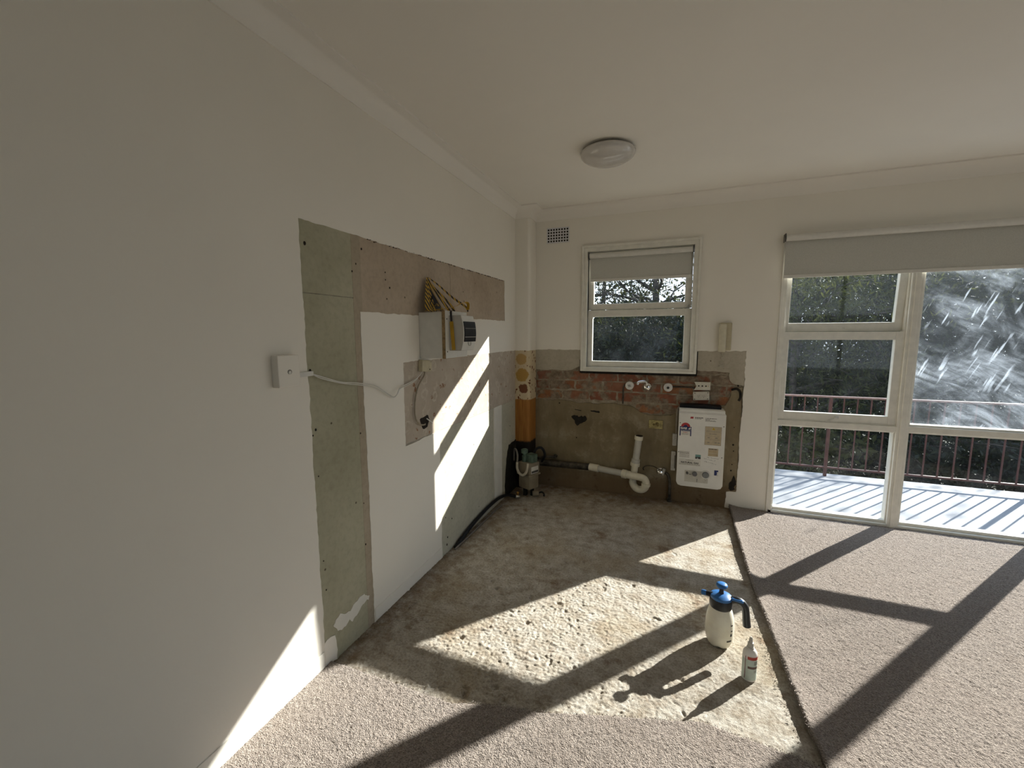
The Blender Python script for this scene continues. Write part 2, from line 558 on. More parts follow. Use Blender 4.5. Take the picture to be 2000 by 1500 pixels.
wl = B(); box(wl, -0.16, -7.15, -0.02, -0.006, 0.22, 2.55)
wall_left = emit('wall_left', wl, MT['core'], kind='structure')
poly = [(-7.0, -0.02), (-2.42, -0.02), (-2.425, 1.82), (-0.412, 1.822), (-0.408, 1.50), (-2.118, 1.495), (-2.112, -0.02), (-1.472, -0.02), (-1.472, 0.815), (-1.815, 0.805), (-1.812, 1.248), (0.0, 1.252), (0.0, 2.5), (-7.0, 2.5)]
far = lambda a, b: (a.x < -6.9 or b.x < -6.9 or a.y > 2.4 or b.y > 2.4 or (a.x > -0.01 and b.x > -0.01) or (abs(a.y + 0.02) < 1e-3 and abs(b.y + 0.02) < 1e-3))
bm = B(); sheet(bm, ragged(poly, 0.0013, 0.016, far), LX(0.0), LX(-0.006))
emit('plaster_skim', bm, MT['wall'], wall_left)
def wpanel(name, y0, y1, z0, z1, m, x=-0.0025, parent=wall_left):
    bm = B(); box(bm, -0.007, y0, z0, x, y1, z1)
    return emit(name, bm, m, parent)
wpanel('green_board', -2.44, -2.155, -0.02, 1.55, MT['green'])
wpanel('green_board', -2.44, -2.155, 1.553, 1.84, MT['green'])
wpanel('brown_board', -2.12, -1.30, 1.48, 1.84, MT['brown'])
wpanel('brown_board', -1.297, -0.40, 1.48, 1.84, MT['brown'])
wpanel('joint_tape', -2.155, -2.10, -0.02, 1.84, MT['tape'], -0.0018)
wpanel('adhesive_panel', -1.83, 0.0, 0.815, 1.26, MT['adhesive'], -0.002)
wpanel('pale_board', -1.49, -0.16, -0.02, 0.813, MT['pale'])
bm = B(); box(bm, -0.006, -0.655, 0.055, 0.006, -0.50, 0.818, 0.001)
emit('white_batten', bm, MT['trim'], wall_left)
# torn paint scraps on the green strip
bm = B(); sheet(bm, ragged([(-2.37, 0.160), (-2.355, 0.178), (-2.328, 0.190), (-2.305, 0.172), (-2.268, 0.162), (-2.235, 0.182), (-2.175, 0.188), (-2.142, 0.160), (-2.15, 0.142), (-2.20, 0.140), (-2.222, 0.122), (-2.258, 0.104), (-2.275, 0.128), (-2.300, 0.112), (-2.335, 0.118)], 0.0035, 0.010), LX(0.0), LX(-0.003))
emit('paint_scrap', bm, MT['trim'], wall_left)
bm = B(); sheet(bm, ragged([(-2.425, 0.0), (-2.425, 0.115), (-2.408, 0.124), (-2.365, 0.115), (-2.358, 0.06), (-2.36, 0.0)], 0.002, 0.02), LX(0.001), LX(-0.003))
emit('paint_scrap', bm, MT['wall'], wall_left)
# dark nail holes and plug holes left in the stripped boards
MT['hole'] = plain('dark_hole', (0.025, 0.018, 0.012), 0.95, var=0.3)
for (y, z, r) in [(-2.40, 1.735, 0.012), (-2.13, 1.70, 0.007), (-2.155, 1.665, 0.007), (-2.09, 1.77, 0.008), (-1.93, 1.69, 0.006), (-1.93, 1.655, 0.006), (-1.90, 1.62, 0.008), (-1.925, 1.565, 0.006), (-2.40, 1.02, 0.009), (-2.415, 1.0, 0.006), (-2.40, 0.83, 0.005), (-2.40, 0.47, 0.005), (-2.15, 0.42, 0.008), (-2.15, 0.95, 0.007), (-2.15, 0.62, 0.005), (-2.395, 0.34, 0.006), (-1.13, 1.67, 0.005), (-1.12, 1.61, 0.006), (-1.40, 0.10, 0.010), (-1.41, 0.055, 0.012), (-1.34, 0.20, 0.008), (-1.42, 0.24, 0.006), (-1.58, 0.80, 0.006), (-2.41, 1.255, 0.011), (-0.50, 0.35, 0.007), (-0.30, 0.60, 0.007)]:
    r *= 0.55
    bm = B(); lathe(bm, [(r, -0.003), (r * 0.9, -0.0008), (r * 0.5, -0.0012)], 9, (0, y, z), Matrix(((0, 0, 1), (0, 1, 0), (-1, 0, 0))), 1.25, 0.9)
    emit('nail_hole', bm, MT['hole'], wall_left)
# brown crumbly cut line along the top of the stripped strip
bm = B()
for i in range(260):
    y = -2.1 + 1.68 * random.random()
    if random.random() < min(1, 0.12 + (y + 2.1) * 0.65):
        w = random.uniform(0.002, 0.009); h = random.uniform(0.0005, 0.0045); zt = 1.8205 + (y + 2.42) * 0.0008 + random.gauss(0, 0.0012)
        box(bm, -0.005, y, zt - h, 0.0003, y + w, zt, rot=Matrix.Rotation(random.gauss(0, 0.3), 3, 'X'))
emit('crumbled_edge', bm, plain('old_brown_glue', (0.06, 0.035, 0.02), 0.9, var=0.3), wall_left, kind='stuff')
# baseboards: painted lining at the foot of the wall
bm = B(); box(bm, -0.004, -7.0, 0.0, 0.004, -2.428, 0.085, 0.0015)
emit('baseboard_left', bm, MT['trim'], kind='structure')
bm = B(); box(bm, -0.004, -2.108, 0.004, 0.003, -1.476, 0.07, 0.001)
emit('white_lining_strip', bm, MT['wall'], wall_left)
# dark crack of rubble where boards meet the slab
MT['grit'] = plain('floor_grit', (0.34, 0.29, 0.22), 0.95, var=0.4, scale=60)
m_ = 1500
gy = rng.uniform(-2.37, -0.2, m_); gx = np.abs(rng.normal(0, 0.018, m_)) + 0.002
k = rng.random(m_) < 0.62; gx[~k] = rng.uniform(0.02, 1.7, (~k).sum()); gy[~k] = rng.uniform(-2.3, -0.03, (~k).sum())
gs = rng.uniform(0.0008, 0.003, m_)
cen = np.stack([gx, gy, gs * 0.6 - 0.001], -1)
off = np.array([[1, 0, -.6], [-.5, .9, -.6], [-.5, -.9, -.6], [0.1, 0.1, 1]])
gv = (cen[:, None, :] + off[None] * gs[:, None, None] * rng.uniform(0.6, 1.3, (m_, 4, 1))).reshape(-1, 3)
q = np.arange(m_)[:, None] * 4
npmesh('grit', gv, np.concatenate([q + [0, 1, 3], q + [1, 2, 3], q + [2, 0, 3]]), MT['grit'], smooth=False, nv=3, kind='stuff',
       label='small crumbs of plaster and grit scattered over the concrete', cat='rubble')

# ------------------------------------------------------------------ back wall
BY = lambda y: (lambda u, v: Vector((u, y, v)))
MT['mortar'] = (lambda n: (n.set(n.ramp(n.noise(16, 5, 0.6, n.world()), [(0.3, (0.20, 0.155, 0.105)), (0.55, (0.36, 0.305, 0.22)), (0.75, (0.50, 0.45, 0.36))]), 0.95, 0, 0.1), n.bump(n.noise(55, 5, 0.65, n.world()), 0.8, 0.012), n.m)[-1])(NT('mortar_bed'))
def cement_mat():
    n = NT('cement_render')
    p = n.world()
    a = n.noise(2.6, 5, 0.6, p); b = n.noise(30, 4, 0.6, p); s = n.noise(9, 5, 0.65, n.coords((1, 1, 0.22), kind='Object'))
    c = n.ramp(a, [(0.3, (0.18, 0.137, 0.078)), (0.5, (0.255, 0.203, 0.122)), (0.72, (0.33, 0.275, 0.18))])
    c = n.mix(n.ramp(s, [(0.42, 0.0), (0.66, 0.6)]), c, (0.17, 0.13, 0.08))
    c = n.mix(n.ramp(n.noise(5.5, 6, 0.7, p), [(0.54, 0.0), (0.68, 0.5)]), c, (0.42, 0.37, 0.27))
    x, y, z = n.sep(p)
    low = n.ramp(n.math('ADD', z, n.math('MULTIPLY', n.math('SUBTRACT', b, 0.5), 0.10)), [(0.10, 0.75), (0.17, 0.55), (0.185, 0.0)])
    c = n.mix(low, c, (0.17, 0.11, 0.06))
    rust = n.ramp(n.noise(12, 5, 0.65, p), [(0.60, 0.0), (0.68, 0.6)])
    c = n.mix(n.math('MULTIPLY', rust, n.ramp(z, [(0.20, 1.0), (0.33, 0.0)])), c, (0.09, 0.05, 0.028))
    n.set(c, 0.9, 0, 0.15)
    n.bump(b, 0.3, 0.005)
    return n.m
MT['cement'] = cement_mat()
MT['greyplaster'] = board_mat('old_grey_plaster', (0.42, 0.375, 0.29), (0.52, 0.47, 0.375), 4.5)

# core of masonry with the two openings
cm = B()
def cbox(x0, z0, x1, z1): box(cm, x0, 0.016, z0, x1, 0.22, z1)
cbox(-0.16, -0.3, 0.55, 2.55); cbox(0.55, -0.3, 1.47, 1.075); cbox(0.55, 2.125, 1.47, 2.55); cbox(1.47, -0.3, 2.022, 2.55)
cbox(2.022, 2.085, 5.72, 2.55); cbox(2.022, -0.3, 5.72, 0.0); cbox(5.72, -0.3, 6.16, 2.55)
wall_back = emit('wall_back', cm, MT['mortar'], kind='structure')
skim = [(0.0, 1.252), (0.548, 1.256), (0.548, 2.127), (1.472, 2.127), (1.472, 1.256), (1.823, 1.26), (1.808, 0.14), (1.74, 0.132), (1.735, -0.01), (2.022, -0.01), (2.022, 2.086), (5.72, 2.086), (5.72, -0.01), (6.0, -0.01), (6.0, 2.5), (0.0, 2.5)]
farb = lambda a, b: (a.x < 0.01 and b.x < 0.01) or a.x > 1.9 or a.y > 2.4 or a.y < 0 or (a.y > 2.1 or b.y > 2.1)
bm = B(); sheet(bm, ragged(skim, 0.0022, 0.018, farb), BY(0.0), BY(0.017))
emit('plaster_skim', bm, MT['wall'], wall_back)
# lower cement render with its ragged broken top
top = [(1.0 * x, z) for x, z in [(0.0, 0.80), (0.14, 0.80), (0.25, 0.795), (0.33, 0.803), (0.46, 0.80), (0.52, 0.785), (0.62, 0.79), (0.70, 0.785), (0.80, 0.795), (0.88, 0.79), (0.95, 0.785), (1.02, 0.765), (1.06, 0.735), (1.12, 0.715), (1.22, 0.712), (1.30, 0.722), (1.35, 0.75), (1.42, 0.80), (1.60, 0.82), (1.70, 0.83), (1.73, 0.90), (1.74, 0.965), (1.81, 0.98)]]
rend = top[::-1] + [(0.0, -0.02), (1.737, -0.02), (1.742, 0.132), (1.81, 0.138)]
bm = B(); sheet(bm, ragged(rend, 0.0025, 0.018, lambda a, b: a.y < -0.01 or b.y < -0.01), BY(0.0035), BY(0.018))
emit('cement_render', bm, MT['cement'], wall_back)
bm = B(); sheet(bm, ragged([(0.0, 1.075), (0.0, 1.256), (0.55, 1.26), (0.55, 1.11), (0.47, 1.078), (0.40, 1.072), (0.3, 1.077), (0.2, 1.072)], 0.002, 0.018), BY(0.002), BY(0.018))
emit('old_plaster', bm, MT['greyplaster'], wall_back)
bm = B(); sheet(bm, ragged([(1.47, 1.105), (1.47, 1.26), (1.825, 1.265), (1.82, 0.99), (1.76, 1.0), (1.72, 1.03), (1.715, 1.09), (1.60, 1.10)], 0.003, 0.018), BY(0.002), BY(0.018))
emit('old_plaster', bm, MT['greyplaster'], wall_back)

def brick_mat():
    n = NT('old_red_brick')
    p = n.world()
    oi = n.new('ShaderNodeObjectInfo')
    r = oi.outputs['Random']
    c = n.ramp(r, [(0.0, (0.30, 0.125, 0.075)), (0.35, (0.235, 0.095, 0.06)), (0.65, (0.36, 0.17, 0.075)), (1.0, (0.27, 0.135, 0.10))])
    f = n.noise(24, 5, 0.65, p)
    c = n.mix(n.ramp(f, [(0.35, 0.5), (0.6, 0.0)]), c, (0.20, 0.075, 0.045))
    g = n.math('ADD', n.noise(9, 5, 0.62, p), n.math('MULTIPLY', n.math('SUBTRACT', n.noise(1.7, 2, 0.5, p), 0.5), 0.55))
    sm = n.ramp(g, [(0.40, 0.0), (0.50, 0.95)])
    c = n.mix(sm, c, n.ramp(f, [(0.35, (0.17, 0.125, 0.085)), (0.7, (0.36, 0.30, 0.22))]))
    n.set(c, 0.92, 0, 0.15)
    n.bump(n.math('ADD', n.noise(70, 5, 0.65, p), n.math('MULTIPLY', sm, 0.6)), 0.6, 0.008)
    return n.m
MT['brick'] = brick_mat()
brick_meshes = []
for k in range(5):
    bm = B()
    bmesh.ops.create_grid(bm, x_segments=6, y_segments=3, size=0.5)
    for v in bm.verts:
        ex = abs(v.co.x) > 0.49; ey = abs(v.co.y) > 0.49
        u, w = v.co.x * 0.228, v.co.y * 0.074
        d = random.uniform(0.003, 0.011) - (0.004 if (ex or ey) else 0)
        u += random.gauss(0, 0.0035); w += random.gauss(0, 0.0032)
        if ex and ey: u *= 0.975; w *= 0.93
        v.co = Vector((u, -d, w))
    be = [e for e in bm.edges if e.is_boundary]
    g = bmesh.ops.extrude_edge_only(bm, edges=be)
    for v in [x for x in g['geom'] if isinstance(x, bmesh.types.BMVert)]:
        v.co.y = 0.004
    bmesh.ops.recalc_face_normals(bm, faces=bm.faces)
    me = bpy.data.meshes.new('brick'); bm.to_mesh(me); bm.free()
    me.materials.append(MT['brick'])
    brick_meshes.append(me)
def brick(xc, zc, sx=1.0):
    o = bpy.data.objects.new('brick', random.choice(brick_meshes))
    C.objects.link(o)
    o.parent = wall_back
    o.location = Vector((xc, 0.016, zc)) - ORG[wall_back.name]
    o.rotation_euler = (0, random.gauss(0, 0.006), 0)
    o.scale = (sx, random.uniform(0.7, 1.15), 1)
for r_, (zc, off, lim) in enumerate([(1.027, 0.03, (0.14, 1.76)), (0.941, 0.145, (0.14, 1.80)), (0.855, 0.03, (0.14, 1.76)), (0.769, 0.145, (1.02, 1.42)), (1.113, 0.145, (1.44, 1.74))]):
    x = off - 0.12
    while x < lim[1]:
        a, b = max(x, lim[0]), min(x + 0.23, lim[1])
        if b - a > 0.05: brick((a + b) / 2, zc + random.gauss(0, 0.002), (b - a) / 0.23)
        x += 0.2405
# flat black patches drawn for slots and chipped holes in the render
MT['flatblack'] = plain('flat_black', (0.02, 0.017, 0.013), 0.95, var=0.3)
bm = B(); sheet(bm, ragged([(0.47, 0.66), (0.50, 0.675), (0.55, 0.665), (0.60, 0.672), (0.612, 0.645), (0.58, 0.615), (0.55, 0.60), (0.525, 0.578), (0.505, 0.60), (0.49, 0.635)], 0.004, 0.012), BY(0.0028), BY(0.004))
emit('chipped_hole', bm, MT['flatblack'], wall_back)
bm = B(); sheet(bm, ragged([(0.64, 0.726), (0.72, 0.722), (0.722, 0.708), (0.645, 0.716)], 0.0012, 0.01), BY(0.0028), BY(0.004))
emit('wall_slot', bm, MT['flatblack'], wall_back)
bm = B(); sheet(bm, ragged([(0.50, 0.728), (0.56, 0.72), (0.56, 0.714), (0.50, 0.724)], 0.0008, 0.01), BY(0.0028), BY(0.004))
emit('wall_slot', bm, MT['flatblack'], wall_back)
bm = B(); sheet(bm, ragged([(1.755, 0.20), (1.775, 0.24), (1.79, 0.275), (1.80, 0.24), (1.803, 0.16), (1.77, 0.145), (1.755, 0.16)], 0.004, 0.012), BY(0.0028), BY(0.004))
emit('chipped_hole', bm, MT['flatblack'], wall_back)
bm = B()
tube(bm, smoothpts([(1.735, 0.004, 0.955), (1.77, 0.003, 0.965), (1.795, 0.003, 0.945), (1.80, 0.003, 0.90), (1.79, 0.004, 0.872)], 5), 0.009, 8)
emit('wall_slot', bm, MT['flatblack'], wall_back)
# black strips painted as the shaded gap under and beside the small window
bm = B()
box(bm, 0.552, -0.004, 1.052, 1.478, 0.017, 1.073)
box(bm, 0.540, -0.002, 1.055, 0.553, 0.017, 1.17); box(bm, 1.471, -0.002, 1.055, 1.484, 0.017, 1.25)
emit('broken_edge_gap', bm, MT['flatblack'], wall_back)
for (x, z, r) in [(0.52, 0.47, 0.006), (0.36, 0.775, 0.007), (1.77, 0.52, 0.008), (1.775, 0.47, 0.005), (1.77, 0.36, 0.005), (1.765, 0.31, 0.007), (1.78, 0.99, 0.007), (1.77, 0.66, 0.004)]:
    bm = B(); lathe(bm, [(r, 0.0), (r * 0.9, 0.001), (r * 0.4, 0.0012)], 9, (x, 0.004, z), Matrix(((1, 0, 0), (0, 0, -1), (0, 1, 0))))
    emit('nail_hole', bm, MT['hole'], wall_back)

# remaining walls, behind and beside the photographer
bm = B(); box(bm, 6.0, -7.15, -0.02, 6.16, 0.22, 2.55); emit('wall_right', bm, MT['wall'], kind='structure')
bm = B()
for (x0, z0, x1, z1) in ((-0.16, -0.02, 3.40, 2.55), (5.70, -0.02, 6.16, 2.55), (3.40, 2.25, 5.70, 2.55), (3.40, -0.02, 5.70, 0.10)):
    box(bm, x0, -7.15, z0, x1, -7.0, z1)
emit('wall_front', bm, MT['wall'], kind='structure')
bm = B(); box(bm, -0.16, -7.15, 2.45, 6.16, 0.22, 2.60); emit('ceiling', bm, MT['ceiling'], kind='structure')

# ------------------------------------------------------------------ corner column (pipe casing)
def column_mat():
    n = NT('column_layers')
    p = n.world()
    x, y, z = n.sep(p)
    nz = n.noise(40, 4, 0.6, p)
    zz = n.math('ADD', z, n.math('MULTIPLY', n.math('SUBTRACT', nz, 0.5), 0.02))
    # glue dabs on cream lining
    wv = n.new('ShaderNodeMixRGB'); wv.blend_type = 'ADD'; wv.inputs[0].default_value = 0.06
    nc = n.new('ShaderNodeTexNoise'); nc.inputs['Scale'].default_value = 30; n.link(p, nc.inputs['Vector'])
    n.link(p, wv.inputs[1]); n.link(nc.outputs['Color'], wv.inputs[2])
    d = n.voro(24, wv.outputs[0])
    dab = n.ramp(d, [(0.30, 1.0), (0.36, 0.0)])
    cream = n.mix(n.ramp(nz, [(0.4, 0.0), (0.7, 0.3)]), (0.66, 0.55, 0.36), (0.55, 0.42, 0.24))
    br = n.ramp(n.noise(8, 3, 0.5, p), [(0.42, (0.22, 0.07, 0.02)), (0.56, (0.44, 0.24, 0.055))])
    mid = n.mix(dab, cream, (0.17, 0.055, 0.02))
    for (bx, bz, br_, bc) in ((0.062, 1.035, 0.066, (0.46, 0.27, 0.06)), (0.055, 1.175, 0.055, (0.50, 0.32, 0.12)), (0.075, 0.915, 0.046, (0.16, 0.045, 0.015))):
        dx = n.math('SUBTRACT', x, bx); dz = n.math('SUBTRACT', z, bz)
        dd = n.math('SQRT', n.math('ADD', n.math('MULTIPLY', dx, dx), n.math('MULTIPLY', dz, dz)))
        dd = n.math('ADD', dd, n.math('MULTIPLY', n.math('SUBTRACT', nz, 0.5), 0.05))
        halo = n.ramp(dd, [(br_ + 0.012, 1.0), (br_ + 0.016, 0.0)])
        mid = n.mix(halo, mid, cream)
        mid = n.mix(n.ramp(dd, [(br_ * 0.86, 0.95), (br_ * 0.95, 0.0)]), mid, bc)
    wood = n.ramp(n.noise(6, 4, 0.6, n.coords((12, 12, 0.7))), [(0.3, (0.27, 0.10, 0.02)), (0.7, (0.46, 0.21, 0.045))])
    white = (0.88, 0.835, 0.745)
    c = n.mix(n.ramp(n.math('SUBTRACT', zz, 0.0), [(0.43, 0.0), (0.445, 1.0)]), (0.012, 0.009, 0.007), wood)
    c = n.mix(n.ramp(zz, [(0.815, 0.0), (0.818, 1.0)]), c, mid)
    c = n.mix(n.math('GREATER_THAN', zz, 1.25), c, white)
    n.set(c, 0.6, 0, 0.3)
    n.bump(n.math('ADD', n.math('MULTIPLY', dab, -0.5), nz), 0.12, 0.004)
    return n.m
CX, CY, CR = 0.135, -0.165, 0.028
cp = [(-0.003, 0.01), (-0.003, CY)]
for k in range(9):
    a = -PI / 2 + (PI / 2) * k / 8
    cp.append((CX - CR + CR * math.cos(a), CY + CR + CR * math.sin(a)))
cp.append((CX, 0.01))
bm = B()
zs = [0.0, 0.43, 0.445, 0.815, 0.82, 1.25, 2.40]
rings = [[bm.verts.new((x, y, z)) for (x, y) in cp] for z in zs]
for a, b in zip(rings[:-1], rings[1:]):
    for k in range(len(cp) - 1):
        bm.faces.new((a[k], a[k + 1], b[k + 1], b[k]))
bm.faces.new(rings[-1]); bm.faces.new(rings[0][::-1])
emit('corner_column', bm, column_mat(), smooth=True, auto=40, kind='structure', label='narrow corner column, white above, blotched cream and orange below')
# flat black backing in the corner behind the gas meter
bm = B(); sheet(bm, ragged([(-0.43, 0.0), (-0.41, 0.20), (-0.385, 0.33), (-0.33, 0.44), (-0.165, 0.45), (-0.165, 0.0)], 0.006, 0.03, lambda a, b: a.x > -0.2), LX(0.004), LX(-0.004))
emit('black_backing', bm, MT['flatblack'], wall_left)

# ------------------------------------------------------------------ cornice
prof = [(0.0, 2.362), (0.006, 2.362), (0.008, 2.369)]
for k in range(9):
    a = (PI / 2) * k / 8
    prof.append((0.008 + 0.070 * (1 - math.cos(a)), 2.369 + 0.070 * math.sin(a)))
prof += [(0.084, 2.441), (0.084, 2.452), (0.0, 2.452)]
def cornice(name, path, closed=False):
    """path: list of (x, y) along the wall, offset to the left of travel"""
    bm = B(); P = [Vector(p) for p in path]; rings = []
    for i, p in enumerate(P):
        d1 = (P[i] - P[i - 1]).normalized() if i > 0 else None
        d2 = (P[i + 1] - P[i]).normalized() if i < len(P) - 1 else None
        n1 = Vector((-d1.y, d1.x)) if d1 else None; n2 = Vector((-d2.y, d2.x)) if d2 else None
        if n1 is None: mv = n2
        elif n2 is None: mv = n1
        else:
            mv = (n1 + n2).normalized(); mv = mv / max(0.3, mv.dot(n1))
        rings.append([bm.verts.new((p.x + mv.x * o, p.y + mv.y * o, z)) for (o, z) in prof])
    for a, b in zip(rings[:-1], rings[1:]):
        for k in range(len(prof)):
            j = (k + 1) % len(prof)
            bm.faces.new((a[k], a[j], b[j], b[k]))
    bmesh.ops.recalc_face_normals(bm, faces=bm.faces)
    return emit(name, bm, MT['ceiling'], kind='structure', smooth=True, auto=30)
cornice('trim_1', [(6.0, 0.0), (CX, 0.0), (CX, CY), (0.0, CY), (0.0, -7.0)])

# ------------------------------------------------------------------ glass
def glass_mat(name, haze=0.02, dirty=False):
    n = NT(name)
    p = n.world()
    tr = n.new('ShaderNodeBsdfTransparent'); tr.inputs[0].default_value = (0.95, 0.97, 0.97, 1)
    gl = n.new('ShaderNodeBsdfGlossy'); gl.inputs['Roughness'].default_value = 0.03
    m1 = n.new('ShaderNodeMixShader'); m1.inputs[0].default_value = 0.014
    n.link(tr.outputs[0], m1.inputs[1]); n.link(gl.outputs[0], m1.inputs[2])
    tl = n.new('ShaderNodeBsdfTranslucent'); tl.inputs[0].default_value = (0.80, 0.90, 1.0, 1)
    df = n.new('ShaderNodeBsdfDiffuse'); df.inputs[0].default_value = (0.75, 0.8, 0.85, 1)
    m2 = n.new('ShaderNodeMixShader'); m2.inputs[0].default_value = 0.25
    n.link(tl.outputs[0], m2.inputs[1]); n.link(df.outputs[0], m2.inputs[2])
    m3 = n.new('ShaderNodeMixShader')
    if dirty:
        # smears wiped in long strokes: soft clouds, slanted runs and hard squeegee scratches
        def slant(rot, scale, loc=(0, 0, 0)):
            mp = n.new('ShaderNodeMapping'); mp.inputs['Scale'].default_value = scale
            n.link(n.coords(rot=(0, rot, 0), loc=loc), mp.inputs['Vector']); return mp.outputs[0]
        cl = n.ramp(n.noise(2.4, 5, 0.62, n.coords(loc=(1.7, 0, 0.4)), 1.2), [(0.40, 0.0), (0.70, 1.0)])
        wi = n.ramp(n.noise(7, 6, 0.72, slant(-0.5, (0.7, 1, 2.6)), 0.8), [(0.42, 0.0), (0.75, 1.0)])
        run = n.ramp(n.noise(20, 2, 0.4, slant(-0.38, (2.6, 1, 0.30), (2, 0, 1))), [(0.63, 0.0), (0.69, 1.0)])
        gate = n.ramp(n.noise(3.0, 3, 0.5, n.coords(loc=(4, 0, 2))), [(0.45, 0.0), (0.58, 1.0)])
        h = n.math('ADD', n.math('MULTIPLY', cl, 0.035), n.math('MULTIPLY', n.math('MULTIPLY', wi, cl), 0.20))
        h = n.math('ADD', h, n.math('MULTIPLY', n.math('MULTIPLY', run, gate), 0.16))
        h = n.math('ADD', h, haze, clamp=True)
        n.link(h, m3.inputs[0])
    else:
        h = n.ramp(n.noise(5, 4, 0.6, p), [(0.4, haze * 0.3), (0.8, haze * 1.8)])
        n.link(h, m3.inputs[0])
    n.link(m1.outputs[0], m3.inputs[1]); n.link(m2.outputs[0], m3.inputs[2])
    n.link(m3.outputs[0], n.out.inputs['Surface'])
    return n.m
MT['glass'] = glass_mat('window_glass', 0.003)
MT['glass_small'] = glass_mat('dusty_glass', 0.005)
MT['glass_dirty'] = glass_mat('smeared_glass', 0.014, True)

def pane(name, x0, z0, x1, z1, y, parent, m, rot=None, pivot=None):
    bm = B(); box(bm, x0, y - 0.002, z0, x1, y + 0.002, z1, rot=rot, pivot=pivot)
    return emit(name, bm, m, parent)

def frame_rect(bm, x0, z0, x1, z1, l, r, b, t, y0, y1, bev=0.003, rot=None, pivot=None):
    box(bm, x0, y0, z0, x0 + l, y1, z1, bev, rot=rot, pivot=pivot)
    box(bm, x1 - r, y0, z0, x1, y1, z1, bev, rot=rot, pivot=pivot)
    box(bm, x0 + l - 0.002, y0 + 0.0005, z0, x1 - r + 0.002, y1 - 0.0005, z0 + b, bev, rot=rot, pivot=pivot)
    box(bm, x0 + l - 0.002, y0 + 0.0005, z1 - t, x1 - r + 0.002, y1 - 0.0005, z1, bev, rot=rot, pivot=pivot)

MT['chrome'] = plain('chrome', (0.78, 0.77, 0.74), 0.14, 1.0, var=0.05)
MT['oldmetal'] = plain('painted_latch', (0.62, 0.60, 0.54), 0.4, 0.2, var=0.2)

def stay(parent, x, z, y, ang):
    """small casement fastener lying on the sash rail"""
    bm = B()
    box(bm, x - 0.012, y - 0.012, z - 0.010, x + 0.012, y, z + 0.010, 0.003)
    m3 = Matrix.Rotation(ang, 3, 'Y')
    box(bm, x - 0.075, y - 0.016, z - 0.004, x + 0.01, y - 0.009, z + 0.004, 0.002, rot=m3, pivot=(x, y, z))
    return emit('sash_fastener', bm, MT['oldmetal'], parent)

# small kitchen window
w1 = empty('window_1', (1.01, 0.0, 1.07), 'small white-framed window with two sashes above the brick patch', kind='structure')
bm = B()
frame_rect(bm, 0.547, 1.072, 1.476, 2.128, 0.020, 0.020, 0.020, 0.020, -0.022, 0.02, 0.004)
frame_rect(bm, 0.563, 1.088, 1.461, 2.112, 0.035, 0.037, 0.020, 0.035, -0.012, 0.11, 0.003)
frame_rect(bm, 0.58, 1.098, 1.444, 2.09, 0.018, 0.020, 0.012, 0.02, 0.004, 0.10, 0.002)
emit('window_frame', bm, MT['frame'], w1)
bm = B(); frame_rect(bm, 0.596, 1.11, 1.424, 1.592, 0.045, 0.052, 0.05, 0.055, 0.025, 0.065, 0.003)
s = emit('sash', bm, MT['frame'], w1); ORG[s.name] = ORG[w1.name]
pane('glass', 0.64, 1.158, 1.374, 1.538, 0.045, s, MT['glass_small'])
stay(s, 1.395, 1.135, 0.025, 0.5)
rot = Matrix.Rotation(0.04, 3, 'X'); pv = (1.0, 0.045, 2.06)
bm = B(); frame_rect(bm, 0.598, 1.597, 1.42, 2.07, 0.047, 0.05, 0.05, 0.05, 0.025, 0.065, 0.003, rot, pv)
s = emit('sash', bm, MT['frame'], w1); ORG[s.name] = ORG[w1.name]
pane('glass', 0.644, 1.645, 1.371, 2.02, 0.045, s, MT['glass'], rot, pv)
stay(s, 1.395, 1.615, 0.045, -0.6)

# tall window wall: left bay with two opening sashes, fixed panes beside and below
w2 = empty('window_2', (3.0, 0.0, 0.0), 'tall white-framed window wall facing the balcony, several bays, the last one added for more daylight', kind='structure')
def part2(name, fn):
    bm = B(); fn(bm); return emit(name, bm, MT['frame'], w2)
part2('jamb', lambda b: (box(b, 2.018, -0.012, 0.0, 2.056, 0.09, 2.09, 0.003), box(b, 2.05, 0.005, 0.03, 2.066, 0.065, 2.07, 0.002)))
part2('head', lambda b: box(b, 2.03, -0.008, 2.04, 5.73, 0.09, 2.09, 0.003))
part2('sill', lambda b: (box(b, 2.03, -0.012, -0.005, 5.72, 0.09, 0.036, 0.003), box(b, 2.03, 0.01, 0.03, 5.72, 0.07, 0.056, 0.003)))
part2('mullion', lambda b: (box(b, 2.768, -0.014, 0.0, 2.832, 0.07, 2.05, 0.004), box(b, 2.760, 0.004, 0.02, 2.846, 0.062, 2.05, 0.003), box(b, 2.785, -0.022, 0.0, 2.815, 0.0, 2.05, 0.004)))
part2('mullion', lambda b: (box(b, 3.572, -0.014, 0.0, 3.636, 0.07, 2.05, 0.004), box(b, 3.562, 0.004, 0.02, 3.644, 0.062, 2.05, 0.003)))
part2('mullion', lambda b: box(b, 4.64, -0.014, 0.0, 4.72, 0.07, 2.05, 0.004))
part2('jamb', lambda b: box(b, 5.69, -0.012, 0.0, 5.73, 0.09, 2.09, 0.003))
part2('transom', lambda b: (box(b, 2.04, -0.008, 0.706, 2.775, 0.075, 0.746, 0.003), box(b, 2.05, 0.005, 0.698, 2.77, 0.065, 0.752, 0.002)))
part2('transom', lambda b: (box(b, 2.825, -0.006, 0.712, 3.575, 0.075, 0.752, 0.003), box(b, 2.84, 0.005, 0.702, 3.57, 0.065, 0.764, 0.002)))
pane('glass', 2.06, 0.05, 2.765, 0.705, 0.035, w2, MT['glass'])
pane('glass', 2.84, 0.05, 3.57, 0.708, 0.035, w2, MT['glass'])
pane('glass', 2.84, 0.755, 3.57, 2.05, 0.035, w2, MT['glass_dirty'])
